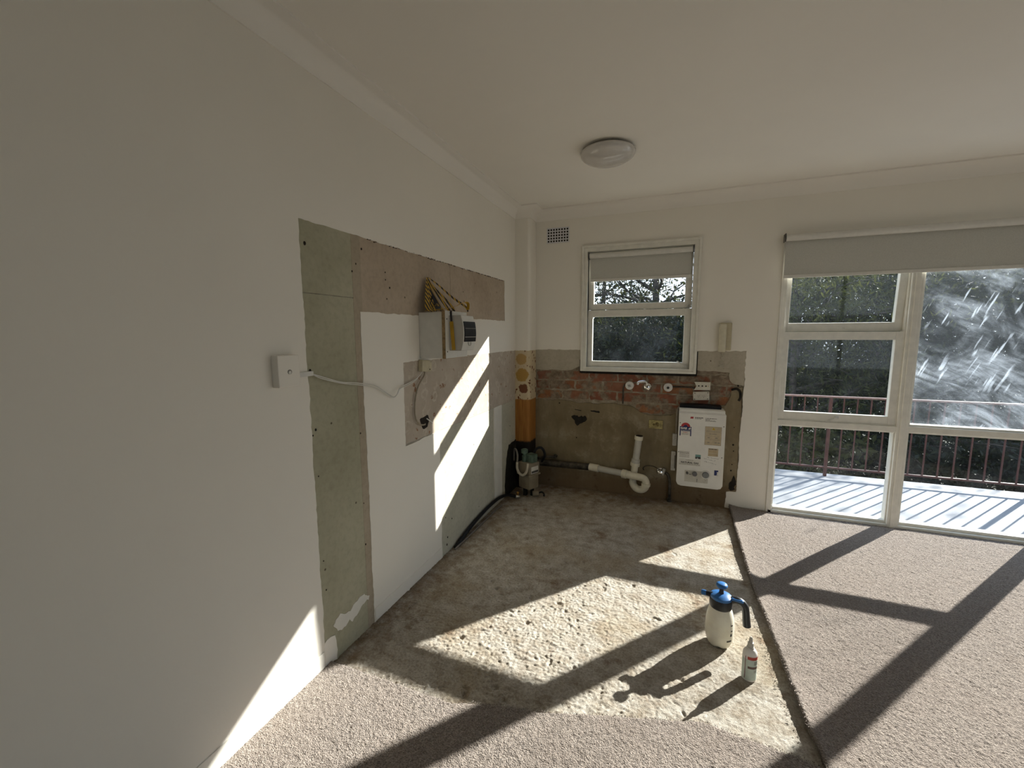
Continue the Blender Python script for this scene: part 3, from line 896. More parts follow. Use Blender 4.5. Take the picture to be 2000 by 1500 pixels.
pane('glass', 3.64, 0.05, 4.65, 2.05, 0.035, w2, MT['glass'])
pane('glass', 4.71, 0.05, 5.70, 2.05, 0.035, w2, MT['glass'])  # unseen end bay, added to let in more sun and skylight
bm = B(); frame_rect(bm, 2.062, 0.748, 2.774, 1.402, 0.034, 0.054, 0.062, 0.057, 0.008, 0.050, 0.003)
s = emit('sash', bm, MT['frame'], w2); ORG[s.name] = ORG[w2.name]
pane('glass', 2.094, 0.808, 2.722, 1.347, 0.030, s, MT['glass'])
stay(s, 2.425, 0.783, 0.008, -0.45)
rot = Matrix.Rotation(0.055, 3, 'X'); pv = (2.4, 0.03, 2.04)
bm = B(); frame_rect(bm, 2.066, 1.404, 2.774, 2.04, 0.026, 0.058, 0.062, 0.05, 0.008, 0.050, 0.003, rot, pv)
s = emit('sash', bm, MT['frame'], w2); ORG[s.name] = ORG[w2.name]
pane('glass', 2.09, 1.457, 2.718, 1.992, 0.030, s, MT['glass'], rot, pv)
stay(s, 2.43, 1.43, 0.058, 0.25)

# unseen window added behind the photographer to brighten the back wall
w3 = empty('added_window', (4.55, -7.07, 0.10), 'wide white-framed window added out of view to light the back wall', kind='structure')
bm = B(); frame_rect(bm, 3.39, 0.09, 5.71, 2.26, 0.06, 0.06, 0.06, 0.06, -7.12, -7.02, 0.003); emit('window_frame', bm, MT['frame'], w3)
for k in range(2):
    x0 = 3.45 + k * 1.10
    if k:
        bm = B(); box(bm, x0 - 0.03, -7.11, 0.14, x0 + 0.03, -7.03, 2.21, 0.003); emit('mullion', bm, MT['frame'], w3)
    pane('glass', x0 + (0.028 if k else -0.003), 0.145, x0 + 1.10 - (0.028 if k < 1 else -0.003), 2.205, -7.07, w3, MT['glass'])

# ------------------------------------------------------------------ roller blinds
def fabric():
    n = NT('blind_fabric')
    p = n.world()
    a = n.noise(380, 2, 0.5, p)
    n.set(n.ramp(a, [(0.3, (0.52, 0.51, 0.46)), (0.7, (0.62, 0.61, 0.55))]), 0.8, 0, 0.2)
    n.bump(a, 0.15, 0.001)
    return n.m
MT['fabric'] = fabric()
MT['blindrail'] = plain('blind_rail', (0.72, 0.70, 0.64), 0.45, var=0.03)
MT['bracket'] = plain('dark_bracket', (0.10, 0.09, 0.08), 0.5, var=0.2)
def blind(x0, x1, ztop, r, zbot, y, label, rail=True):
    t = empty('roller_blind', ((x0 + x1) / 2, y, zbot), label, 'blind', 'roller blinds on the windows')
    bm = B(); tube(bm, [(x0, y, ztop - r), (x1, y, ztop - r)], r, 20); emit('roller', bm, MT['blindrail'], t, True, auto=50)
    bm = B(); box(bm, x0 + 0.006, y + r * 0.8, zbot + 0.01, x1 - 0.006, y + r * 0.8 + 0.0016, ztop - r * 0.9); emit('blind_fabric', bm, MT['fabric'], t)
    bm = B(); box(bm, x0 + 0.004, y + r * 0.8 - 0.006, zbot, x1 - 0.004, y + r * 0.8 + 0.005, zbot + 0.024, 0.004); emit('bottom_rail', bm, MT['blindrail'], t)
    for xx in (x0 - 0.008, x1 + 0.002):
        bm = B(); box(bm, xx, y - r, ztop - 2 * r - 0.004, xx + 0.006, y + r + 0.01, ztop + 0.004, 0.001); emit('bracket', bm, MT['bracket'], t)
    xc = x0 - 0.004 if rail else x1 + 0.006
    bm = B()
    for dx in (-0.004, 0.004):
        tube(bm, [(xc + dx, y - r * 0.5, ztop - r), (xc + dx * 1.2, y - r * 0.5, zbot - (0.75 if rail else 0.5))], 0.0011, 6)
    emit('bead_chain', bm, MT['blindrail'], t)
    return t
blind(0.612, 1.412, 2.066, 0.022, 1.832, -0.001, 'short cream roller blind half down in the small window', False)
blind(2.018, 5.715, 2.09, 0.024, 1.786, -0.052, 'wide cream roller blind across the top of the tall windows', True)

# ------------------------------------------------------------------ ceiling light
cl = empty('ceiling_light', (0.905, -1.05, 2.45), 'round frosted dome light fitting on the ceiling', 'ceiling light')
FL = Matrix(((1, 0, 0), (0, -1, 0), (0, 0, -1)))
bm = B(); lathe(bm, [(0.128, 0.0), (0.130, 0.012), (0.118, 0.018)], 40, (0.905, -1.05, 2.45), FL)
emit('base_plate', bm, plain('lamp_base', (0.30, 0.28, 0.25), 0.5), cl, True, auto=40)
bm = B()
pr = [(0.152, 0.016), (0.156, 0.022)] + [(0.156 * math.cos(a), 0.022 + 0.062 * math.sin(a)) for a in [PI / 2 * k / 10 for k in range(1, 10)]] + [(0.004, 0.084)]
lathe(bm, pr, 48, (0.905, -1.05, 2.45), FL)
n = NT('frosted_dome'); n.set(n.ramp(n.noise(20, 2), [(0.3, (0.60, 0.57, 0.53)), (0.7, (0.64, 0.61, 0.57))]), 0.16, 0, 0.5); n.b.inputs['Coat Weight'].default_value = 0.4
emit('glass_dome', bm, n.m, cl, True)

# ------------------------------------------------------------------ wall vent
vt = empty('wall_vent', (0.333, 0.0, 2.18), 'white air vent of small square holes near the ceiling corner', 'vent')
bm = B(); nx, nz = 8, 5; x0, x1, z0, z1 = 0.238, 0.428, 2.178, 2.297
cw, ch = (x1 - x0) / nx, (z1 - z0) / nz; bw = 0.0045
for i in range(nx + 1):
    box(bm, x0 + i * cw - bw, -0.004, z0 - bw, x0 + i * cw + bw, 0.006, z1 + bw)
for j in range(nz + 1):
    box(bm, x0 - bw, -0.0035, z0 + j * ch - bw, x1 + bw, 0.006, z0 + j * ch + bw)
emit('grille', bm, plain('vent_paint', (0.72, 0.72, 0.74), 0.5, var=0.04), vt)
bm = B(); box(bm, x0 - 0.003, -0.0012, z0 - 0.003, x1 + 0.003, 0.004, z1 + 0.003); emit('dark_cavity', bm, MT['hole'], vt)

# ------------------------------------------------------------------ switchboard on the left wall
MT['whiteplastic'] = plain('white_plastic', (0.72, 0.70, 0.64), 0.4, var=0.04, scale=15)
MT['greyplastic'] = plain('grey_plastic', (0.50, 0.475, 0.42), 0.45, var=0.04, scale=15)
MT['blackplastic'] = plain('black_plastic', (0.012, 0.012, 0.014), 0.42, var=0.2, spec=0.2)
MT['ply'] = plain('raw_timber_edge', (0.36, 0.24, 0.115), 0.7, var=0.25, scale=50)
sb = empty('switchboard', (0.0, -1.52, 1.262), 'white switchboard box with black breaker window on the left wall', 'switchboard')
bm = B(); box(bm, 0.0005, -1.66, 1.264, 0.146, -1.42, 1.512, 0.002); emit('box_carcass', bm, MT['whiteplastic'], sb)
bm = B(); box(bm, 0.146, -1.664, 1.262, 0.164, -1.415, 1.520, 0.001); emit('mounting_board', bm, MT['ply'], sb)
bm = B(); box(bm, 0.1645, -1.662, 1.264, 0.168, -1.416, 1.519, 0.001)
emit('face_sheet', bm, MT['whiteplastic'], sb)
# enclosure with a bowed front
def bowed(z): 
    t = (z - 1.40) / 0.095
    return 0.236 + 0.016 * (1 - t * t)
bm = B()
rows = []
for k in range(13):
    z = 1.305 + (1.495 - 1.305) * k / 12
    rows.append([bm.verts.new((x, y, z)) for (x, y) in ((0.168, -1.622), (bowed(z), -1.622), (bowed(z), -1.472), (0.168, -1.472))])
for a, b in zip(rows[:-1], rows[1:]):
    for k in range(4): bm.faces.new((a[k], a[(k + 1) % 4], b[(k + 1) % 4], b[k]))
bm.faces.new(rows[0][::-1]); bm.faces.new(rows[-1])
bmesh.ops.recalc_face_normals(bm, faces=bm.faces)
emit('enclosure', bm, MT['greyplastic'], sb)
def bow_patch(bm, y0, y1, z0, z1, lift, th=0.004, n=8):
    rows = []
    for k in range(n + 1):
        z = z0 + (z1 - z0) * k / n
        rows.append([bm.verts.new((bowed(z) + l, y, z)) for (l, y) in ((-th, y0), (lift, y0), (lift, y1), (-th, y1))])
    for a, b in zip(rows[:-1], rows[1:]):
        for k in range(4): bm.faces.new((a[k], a[(k + 1) % 4], b[(k + 1) % 4], b[k]))
    bm.faces.new(rows[0][::-1]); bm.faces.new(rows[-1])
    bmesh.ops.recalc_face_normals(bm, faces=bm.faces)
bm = B(); bow_patch(bm, -1.6195, -1.4745, 1.307, 1.493, 0.0015); emit('front_cover', bm, MT['whiteplastic'], sb)
bm = B(); bow_patch(bm, -1.612, -1.476, 1.353, 1.462, 0.005)
wd = emit('breaker_window', bm, MT['blackplastic'], sb)
bm = B(); bow_patch(bm, -1.610, -1.478, 1.377, 1.380, 0.0062); bow_patch(bm, -1.605, -1.482, 1.424, 1.4255, 0.0062)
emit('window_lip', bm, MT['greyplastic'], wd)
bm = B(); tube(bm, smoothpts([(bowed(1.345) + 0.003, -1.562, 1.350), (bowed(1.336) + 0.006, -1.558, 1.336), (bowed(1.332) + 0.007, -1.545, 1.331), (bowed(1.336) + 0.006, -1.532, 1.336), (bowed(1.345) + 0.003, -1.528, 1.350)], 4), 0.0022, 8)
emit('pull_loop', bm, MT['greyplastic'], sb, True)
for z in (1.30, 1.475):
    bm = B(); lathe(bm, [(0.004, 0), (0.004, 0.001), (0.002, 0.0015)], 10, (0.168, -1.648, z), Matrix(((0, 0, 1), (0, 1, 0), (-1, 0, 0))))
    emit('screw', bm, MT['hole'], sb)

# ------------------------------------------------------------------ hazard tape tangle
def hazard():
    n = NT('hazard_tape')
    p = n.coords(kind='Object')
    w = n.wave(21, n.coords((1, 1, 1), (0.6, 0.5, 0.2)), 0.6, 'DIAGONAL', 1)
    c = n.ramp(w, [(0.47, (0.55, 0.33, 0.035)), (0.53, (0.02, 0.018, 0.02))])
    n.set(c, 0.35, 0, 0.5)
    return n.m
MT['hazard'] = hazard()
MT['yellow'] = plain('yellow_tape', (0.52, 0.30, 0.02), 0.4, var=0.1)
tg = empty('hazard_tape', (0.05, -1.55, 1.515), 'tangle of yellow and black hazard tape on top of the switchboard', 'tape')
apex = V(0.012, -1.585, 1.708)
def strand(pts, w, side, m=None, name='tape_strand'):
    bm = B(); ribbon(bm, smoothpts(pts, 6), w, side); emit(name, bm, m or MT['hazard'], tg)
MT['darktape'] = plain('dark_tape', (0.02, 0.02, 0.03), 0.4)
strand([apex, (0.03, -1.618, 1.645), (0.05, -1.650, 1.575), (0.06, -1.655, 1.53), (0.085, -1.64, 1.5185)], (0.006, 0.036), (0.3, 1, 0.2))
strand([apex, (0.028, -1.600, 1.64), (0.055, -1.622, 1.57), (0.07, -1.615, 1.522)], (0.006, 0.040), (0.2, 1, 0.3))
strand([apex, (0.024, -1.585, 1.645), (0.05, -1.592, 1.58), (0.075, -1.585, 1.525)], (0.006, 0.034), (0.3, 1, 0.1), MT['darktape'])
strand([apex, (0.022, -1.575, 1.65), (0.045, -1.562, 1.59), (0.07, -1.548, 1.535), (0.09, -1.54, 1.522)], (0.006, 0.032), (0.4, 1, 0.15))
strand([apex, (0.03, -1.572, 1.66), (0.06, -1.548, 1.61), (0.09, -1.522, 1.555), (0.11, -1.51, 1.5225)], (0.005, 0.016), (0.5, 0.7, 0.3))
strand([apex, (0.03, -1.560, 1.665), (0.07, -1.525, 1.61), (0.11, -1.490, 1.552), (0.13, -1.495, 1.5225)], (0.004, 0.014), (0.6, 0.6, 0.4))
strand([apex + V(0.004, 0.004, 0), (0.05, -1.535, 1.672), (0.10, -1.46, 1.605), (0.15, -1.40, 1.556), (0.175, -1.41, 1.525)], (0.004, 0.012), (0.3, 0.2, 1))
strand([(0.05, -1.66, 1.522), (0.08, -1.60, 1.528), (0.10, -1.55, 1.535), (0.13, -1.48, 1.553), (0.15, -1.415, 1.578), (0.165, -1.392, 1.572), (0.172, -1.405, 1.535)], 0.017, (1, 0.2, 0.3), MT['yellow'])
strand([(0.045, -1.645, 1.545), (0.06, -1.625, 1.57), (0.05, -1.60, 1.60), (0.07, -1.59, 1.56), (0.06, -1.565, 1.53)], (0.020, 0.026), (0.2, 0.5, 1), MT['darktape'])
strand([(0.07, -1.63, 1.535), (0.075, -1.605, 1.555), (0.065, -1.575, 1.545), (0.085, -1.555, 1.53)], 0.02, (0.5, 0.4, 0.8))
strand([(0.172, -1.60, 1.5225), (0.182, -1.627, 1.512), (0.184, -1.6265, 1.46)], 0.012, (1, 0, 0.05), plain('black_tape', (0.02, 0.018, 0.02), 0.4))
strand([(0.184, -1.6268, 1.462), (0.188, -1.6268, 1.40), (0.195, -1.6268, 1.309)], 0.021, (1, 0, 0.08), MT['yellow'], 'tape_tail')

# ------------------------------------------------------------------ doorbell chime box with its wire
db = empty('chime_box', (0.0, -2.54, 1.205), 'small white wall box with a round hole left of the green strip', 'wall box')
bm = B(); box(bm, 0.0, -2.578, 1.208, 0.032, -2.487, 1.322, 0.003); emit('box_body', bm, MT['wall'], db)
bm = B(); lathe(bm, [(0.0085, 0), (0.0085, 0.0015), (0.006, 0.0018)], 16, (0.032, -2.532, 1.262), Matrix(((0, 0, 1), (0, 1, 0), (-1, 0, 0)))); emit('round_recess', bm, plain('shadow_grey', (0.22, 0.20, 0.17), 0.7), db)
bm = B(); lathe(bm, [(0.0062, 0), (0.0062, 0.003), (0.004, 0.004)], 16, (0.032, -2.533, 1.2605), Matrix(((0, 0, 1), (0, 1, 0), (-1, 0, 0)))); emit('push_button', bm, MT['whiteplastic'], db)
cd = empty('bell_wire', (0.006, -2.1, 1.18), 'thin white wire running across the green strip to the junction box', 'cable')
bm = B(); box(bm, 0.0, -2.475, 1.236, 0.010, -2.405, 1.254, 0.0015); emit('wire_duct', bm, MT['whiteplastic'], cd)
for dz, nm in ((0.0, 0), (0.007, 1)):
    bm = B()
    tube(bm, smoothpts([(0.007, -2.408, 1.242), (0.012, -2.37, 1.222 + dz), (0.010, -2.27, 1.193 + dz * 0.6), (0.008, -2.19, 1.178 + dz), (0.009, -2.111, 1.163 + dz), (0.012, -2.05, 1.145 + dz * 1.4), (0.014, -1.97, 1.102 + dz), (0.014, -1.922, 1.082 + dz * 0.5), (0.020, -1.90, 1.095), (0.022, -1.877, 1.120 + dz), (0.012, -1.81, 1.128 + dz), (0.012, -1.75, 1.140 + dz), (0.014, -1.70, 1.163), (0.016, -1.665, 1.188)], 5), 0.0024, 8)
    emit('wire', bm, MT['whiteplastic'], cd, True)

# ------------------------------------------------------------------ junction box, cable and wall hole
MT['cream'] = plain('aged_cream_plastic', (0.56, 0.50, 0.34), 0.45, var=0.08, scale=18)
jb = empty('junction_box', (0.0, -1.625, 1.185), 'aged cream junction box under the switchboard with a hanging cable', 'junction box')
r_ = Matrix.Rotation(-0.10, 3, 'X')
bm = B(); box(bm, -0.001, -1.678, 1.188, 0.028, -1.600, 1.252, 0.003, rot=r_); emit('box_body', bm, MT['cream'], jb)
bm = B(); box(bm, 0.0005, -1.600, 1.184, 0.014, -1.562, 1.238, 0.003, rot=r_); emit('side_cover', bm, MT['cream'], jb)
bm = B(); lathe(bm, [(0.004, 0), (0.004, 0.001), (0.002, 0.0015)], 10, (0.028, -1.605, 1.198), Matrix(((0, 0, 1), (0, 1, 0), (-1, 0, 0)))); emit('screw', bm, MT['hole'], jb)
bm = B(); tube(bm, smoothpts([(0.012, -1.634, 1.192), (0.014, -1.645, 1.165), (0.010, -1.70, 1.11), (0.009, -1.728, 1.044), (0.009, -1.736, 0.975), (0.010, -1.722, 0.925), (0.012, -1.69, 0.897), (0.006, -1.640, 0.886), (-0.004, -1.62, 0.886)], 6), 0.0042, 10)
emit('cable', bm, plain('grey_cable', (0.35, 0.30, 0.22), 0.5, var=0.15), jb, True)
bm = B(); sheet(bm, ragged([(-1.675, 0.922), (-1.60, 0.935), (-1.575, 0.905), (-1.60, 0.865), (-1.635, 0.858)], 0.003, 0.012), LX(-0.0012), LX(-0.004))
emit('wall_hole', bm, MT['hole'], wall_left)
bm = B(); box(bm, -0.002, -1.615, 0.894, 0.004, -1.545, 0.900, 0.001, rot=Matrix.Rotation(-0.55, 3, 'X')); emit('plaster_splinter', bm, MT['trim'], wall_left)

# ------------------------------------------------------------------ intercom handset
hs = empty('intercom_handset', (1.663, 0.0, 1.25), 'cream intercom handset on the wall right of the small window', 'intercom')
bm = B(); box(bm, 1.627, -0.028, 1.262, 1.712, 0.0, 1.474, 0.006); emit('back_plate', bm, MT['cream'], hs)
bm = B(); box(bm, 1.622, -0.060, 1.250, 1.672, -0.028, 1.466, 0.009, 3); emit('handset', bm, plain('pale_cream', (0.66, 0.61, 0.46), 0.35, var=0.04), hs, True, auto=35)
bm = B(); pts = []
for k in range(60):
    t = k / 59
    pts.append((1.655 + 0.014 * math.cos(t * 26) * (0.5 + t), -0.014 + 0.008 * math.sin(t * 26), 1.25 - 0.13 * t))
tube(bm, pts, 0.0022, 6); emit('curled_cord', bm, plain('pale_cord', (0.55, 0.51, 0.42), 0.5), hs, True)

# ------------------------------------------------------------------ wall taps and spout
MB_ = Matrix(((1, 0, 0), (0, 0, -1), (0, 1, 0)))
MT['whitecap'] = plain('white_flange', (0.80, 0.78, 0.74), 0.3, var=0.04)
def tap(x, z, label, hub):
    t = empty('tap_flange', (x, 0.0, z - 0.034), label, 'tap', 'bare tap stubs beside the spout')
    bm = B(); lathe(bm, [(0.035, -0.018), (0.035, 0.012), (0.033, 0.020), (0.018, 0.026), (0.010, 0.024)], 28, (x, 0.0, z), MB_); emit('flange', bm, MT['whitecap'], t, True, auto=40)
    if hub == 'dark':
        bm = B(); lathe(bm, [(0.0095, 0.01), (0.0095, 0.042), (0.006, 0.046)], 16, (x, 0.0, z), MB_); emit('spindle', bm, plain('dark_spindle', (0.06, 0.05, 0.045), 0.4, 0.6), t, True, auto=40)
    else:
        bm = B()
        box(bm, x - 0.014, -0.036, z - 0.003, x + 0.014, -0.022, z + 0.003, 0.001, rot=Matrix.Rotation(0.4, 3, 'Y'))
        box(bm, x - 0.003, -0.036, z - 0.012, x + 0.003, -0.022, z + 0.012, 0.001, rot=Matrix.Rotation(0.4, 3, 'Y'))
        lathe(bm, [(0.006, 0.018), (0.006, 0.04), (0.003, 0.042)], 12, (x, 0.0, z), MB_)
        emit('spindle', bm, plain('worn_chrome', (0.42, 0.40, 0.37), 0.35, 0.8), t)
tap(0.968, 0.960, 'left white tap flange with a worn spindle beside the spout', 'cross')
tap(1.272, 0.957, 'right white tap flange with a dark centre spindle', 'dark')
sp = empty('sink_spout', (1.11, 0.0, 0.93), 'chrome wall spout swung left between the two tap flanges', 'tap')
bm = B(); lathe(bm, [(0.034, -0.014), (0.034, 0.006), (0.028, 0.016), (0.020, 0.020), (0.018, 0.045), (0.024, 0.050), (0.024, 0.066), (0.014, 0.072)], 28, (1.112, 0.0, 0.958), MB_); emit('spout_base', bm, MT['chrome'], sp, True, auto=40)
bm = B(); tube(bm, smoothpts([(1.112, -0.058, 0.958), (1.108, -0.062, 0.99), (1.098, -0.068, 1.002), (1.085, -0.080, 1.005), (1.062, -0.098, 1.004), (1.045, -0.110, 0.998), (1.040, -0.113, 0.980)], 5), [0.011] * 31, 14); emit('spout_arm', bm, MT['chrome'], sp, True)

# ------------------------------------------------------------------ power points on the brick
MT['spwhite'] = plain('socket_white', (0.70, 0.66, 0.56), 0.4, var=0.06)
pp = empty('power_point', (1.53, 0.0, 0.948), 'broken cream power point with a row of dark holes above the heater', 'power point')
bm = B(); sheet(bm, [(1.466, 1.010), (1.583, 1.012), (1.584, 0.950), (1.468, 0.946), (1.484, 0.978)], BY(-0.020), BY(0.004)); emit('cover_plate', bm, MT['spwhite'], pp)
for x in (1.500, 1.526, 1.552):
    bm = B(); lathe(bm, [(0.0058, 0), (0.0058, 0.0012), (0.003, 0.0014)], 12, (x, -0.020, 0.980), MB_); emit('hole', bm, MT['hole'], pp)
bm = B(); lathe(bm, [(0.003, 0), (0.003, 0.0012), (0.002, 0.0014)], 10, (1.568, -0.020, 0.980), MB_); emit('neon', bm, plain('orange_neon', (0.6, 0.25, 0.05), 0.4), pp)
dp = empty('double_socket', (1.52, 0.0, 0.862), 'tilted cream double socket hanging just above the heater', 'power point')
r_ = Matrix.Rotation(-0.07, 3, 'Y')
bm = B(); box(bm, 1.462, -0.022, 0.866, 1.580, 0.006, 0.934, 0.004, rot=r_); emit('cover_plate', bm, MT['spwhite'], dp)
for x in (1.474, 1.568):
    for z in (0.876, 0.924):
        bm = B(); lathe(bm, [(0.0036, 0), (0.0036, 0.001), (0.002, 0.0014)], 10, (x, -0.022, z + (1.521 - x) * -0.07), MB_); emit('screw', bm, MT['hole'], dp)
bm = B()
for x0 in (1.50, 1.54):
    for dx, dz, a in ((-0.006, 0.003, 0.5), (0.006, 0.003, -0.5), (0, -0.007, 0)):
        box(bm, x0 + dx - 0.001, -0.0226, 0.898 + dz - 0.004, x0 + dx + 0.001, -0.021, 0.898 + dz + 0.004, rot=Matrix.Rotation(a, 3, 'Y'))
emit('pin_slots', bm, MT['hole'], dp, kind='stuff')
# old brass wall box lower down
ob = empty('old_wall_box', (1.19, 0.0, 0.605), 'old yellowed metal wall box set in the render left of the heater', 'wall box')
bm = B(); box(bm, 1.133, -0.008, 0.607, 1.243, 0.006, 0.678, 0.002); emit('box_rim', bm, plain('yellowed_metal', (0.40, 0.33, 0.14), 0.55, 0.2, var=0.25, scale=40), ob)
bm = B()
for (x, z, r) in ((1.172, 0.642, 0.010), (1.198, 0.650, 0.013), (1.205, 0.634, 0.008)):
    lathe(bm, [(r, 0.0), (r, 0.002), (r * 0.6, 0.004), (r * 0.5, 0.002)], 14, (x, -0.008, z), MB_)
emit('terminals', bm, plain('dull_brass', (0.26, 0.20, 0.08), 0.5, 0.4, var=0.3), ob)
# conduit scraps at the left side of the heater
for (z0, z1, x0, x1, lab) in ((0.478, 0.577, 1.322, 1.357, 'short white socket cover on the wall left of the heater'), (0.268, 0.428, 1.317, 1.353, 'white cable cover strip low on the wall left of the heater')):
    cs = empty('cable_cover', ((x0 + x1) / 2, 0, z0), lab, 'cable cover')
    bm = B(); box(bm, x0, -0.022, z0, x1, 0.004, z1, 0.003); emit('cover', bm, plain('lilac_white_plastic', (0.60, 0.585, 0.56), 0.45, var=0.08), cs)
    if z0 > 0.4:
        bm = B()
        for (dx, dz) in ((0.010, 0.07), (0.019, 0.062), (0.012, 0.055), (0.02, 0.078)):
            box(bm, x0 + dx, -0.0228, z0 + dz, x0 + dx + 0.003, -0.0215, z0 + dz + 0.004)
        emit('marks', bm, MT['hole'], cs)
    else:
        bm = B(); box(bm, x1 - 0.008, -0.0228, z0 + 0.02, x1 - 0.003, -0.0215, z1 - 0.03); emit('slot', bm, MT['hole'], cs)

# ------------------------------------------------------------------ gas water heater
HT = empty('water_heater', (1.53, -0.075, 0.20), 'white wall-hung gas water heater with stickers and control knobs', 'water heater')
MT['enamel'] = plain('white_enamel', (0.80, 0.78, 0.72), 0.35, var=0.04, scale=9)
hx0, hx1, hz0, hz1, hy = 1.362, 1.694, 0.193, 0.812, -0.150
bm = B(); box(bm, hx0 + 0.006, -0.135, hz0 + 0.02, hx1 - 0.006, -0.001, hz1 - 0.004, 0.006); emit('casing', bm, MT['enamel'], HT)
# front cover: wedge top edge and clipped bottom corners
cov = [(hx0, hz0 + 0.03), (hx0 + 0.012, hz0 + 0.008), (hx0 + 0.035, hz0), (hx1 - 0.035, hz0), (hx1 - 0.012, hz0 + 0.008), (hx1, hz0 + 0.03), (hx1, hz1 - 0.035), (hx1 - 0.022, hz1), (hx0, hz1)]
bm = B(); sheet(bm, cov, BY(hy), BY(-0.100))
for v in bm.verts:
    if v.co.y < -0.149 and v.co.z > hz1 - 0.04: v.co.z = min(v.co.z, hz1 - 0.036)
emit('front_cover', bm, MT['enamel'], HT)
bm = B(); box(bm, hx0 + 0.004, -0.095, hz1 - 0.006, hx1 - 0.03, -0.002, hz1 + 0.024, 0.004); emit('flue_top', bm, MT['blackplastic'], HT)
MT['ink'] = plain('black_ink', (0.06, 0.055, 0.05), 0.6)
MT['greyink'] = plain('grey_ink', (0.24, 0.22, 0.19), 0.6)
MT['blue'] = plain('sticker_blue', (0.012, 0.022, 0.12), 0.45)
MT['red'] = plain('sticker_red', (0.42, 0.035, 0.04), 0.45)
MT['tan'] = plain('tan_label', (0.52, 0.43, 0.29), 0.55, var=0.06)
MT['paper'] = plain('paper_label', (0.70, 0.67, 0.60), 0.55, var=0.04)
FY = hy
def flat(parent, name, pts, m, lift=0.0006):
    bm = B(); sheet(bm, pts, BY(FY - lift), BY(FY + 0.0004)); return emit(name, bm, m, parent)
def rect(x0, z0, x1, z1): return [(x0, z0), (x1, z0), (x1, z1), (x0, z1)]
def text(parent, s, x, z, size, m, lift=0.0009, align='LEFT', rot=0.0, bold=0.0, name='lettering', sx=1.0):
    cu = bpy.data.curves.new(name, 'FONT'); cu.body = s; cu.size = size; cu.align_x = align; cu.extrude = 0.0002; cu.offset = bold
    tmp = bpy.data.objects.new('tmp_text', cu); C.objects.link(tmp)
    dg = bpy.context.evaluated_depsgraph_get(); me = bpy.data.meshes.new_from_object(tmp.evaluated_get(dg))
    bpy.data.objects.remove(tmp); bpy.data.curves.remove(cu)
    bm = B(); bm.from_mesh(me); bpy.data.meshes.remove(me)
    ca, sa = math.cos(rot), math.sin(rot)
    for v in bm.verts:
        a, b, d = v.co.x * sx, v.co.y, v.co.z
        v.co = Vector((x + a * ca - b * sa, FY - lift - d, z + a * sa + b * ca))
    return emit(name, bm, m, parent)
def lines(parent, x0, x1, zs, h, m, name='fine_print', lift=0.0008):
    bm = B()
    for z in zs:
        x = x0
        while x < x1 - 0.004:
            w = random.uniform(0.005, 0.016)
            e = min(x + w, x1)
            box(bm, x, FY - lift, z, e, FY - 0.0002, z + h)
            x = e + 0.0025
    return emit(name, bm, m, parent, kind='stuff')
ux = lambda u: hx0 + (u - 110) / (935 - 110) * (hx1 - hx0)
# brand line
flat(HT, 'red_logo', [(1.444, 0.738), (1.466, 0.738), (1.468, 0.753), (1.448, 0.753)], MT['red'])
lines(HT, 1.478, 1.538, [0.744], 0.008, MT['greyink']); lines(HT, 1.478, 1.528, [0.737], 0.004, MT['greyink'])
lines(HT, 1.552, 1.632, [0.743], 0.0055, MT['greyink']); lines(HT, 1.552, 1.585, [0.735], 0.004, MT['greyink']); lines(HT, 1.552, 1.625, [0.729, 0.724], 0.003, MT['greyink'])
# energy rating sticker
es = flat(HT, 'energy_sticker', rect(1.372, 0.645, 1.456, 0.672), MT['blue']); ORG[es.name] = ORG[HT.name]
flat(es, 'sticker_leg', rect(1.372, 0.598, 1.3795, 0.646), MT['blue']); flat(es, 'sticker_leg', rect(1.4485, 0.598, 1.456, 0.646), MT['blue'])
flat(es, 'sticker_body', rect(1.3795, 0.604, 1.4485, 0.646), MT['paper'], 0.0005)
flat(es, 'sticker_bar', rect(1.372, 0.636, 1.456, 0.646), MT['blue'], 0.0007)
flat(es, 'rating_arc', [(1.414 + 0.033 * math.cos(a), 0.672 + 0.031 * math.sin(a)) for a in [PI * k / 16 for k in range(17)]], MT['red'], 0.0005)
flat(es, 'rating_hub', [(1.414 + 0.014 * math.cos(a), 0.672 + 0.013 * math.sin(a)) for a in [PI * k / 10 for k in range(11)]], MT['blue'], 0.0007)
flat(es, 'flame_mark', [(1.434, 0.651), (1.450, 0.651), (1.452, 0.660), (1.447, 0.671), (1.443, 0.662), (1.436, 0.659)], MT['paper'], 0.0009)
text(es, 'GAS', 1.3765, 0.652, 0.020, MT['paper'], 0.001, bold=0.0012, sx=1.25)
lines(es, 1.376, 1.452, [0.641], 0.003, MT['paper'], lift=0.001)
lines(es, 1.397, 1.428, [0.625], 0.004, MT['red'], lift=0.001); lines(es, 1.392, 1.434, [0.615, 0.610], 0.0018, MT['greyink'], lift=0.001)
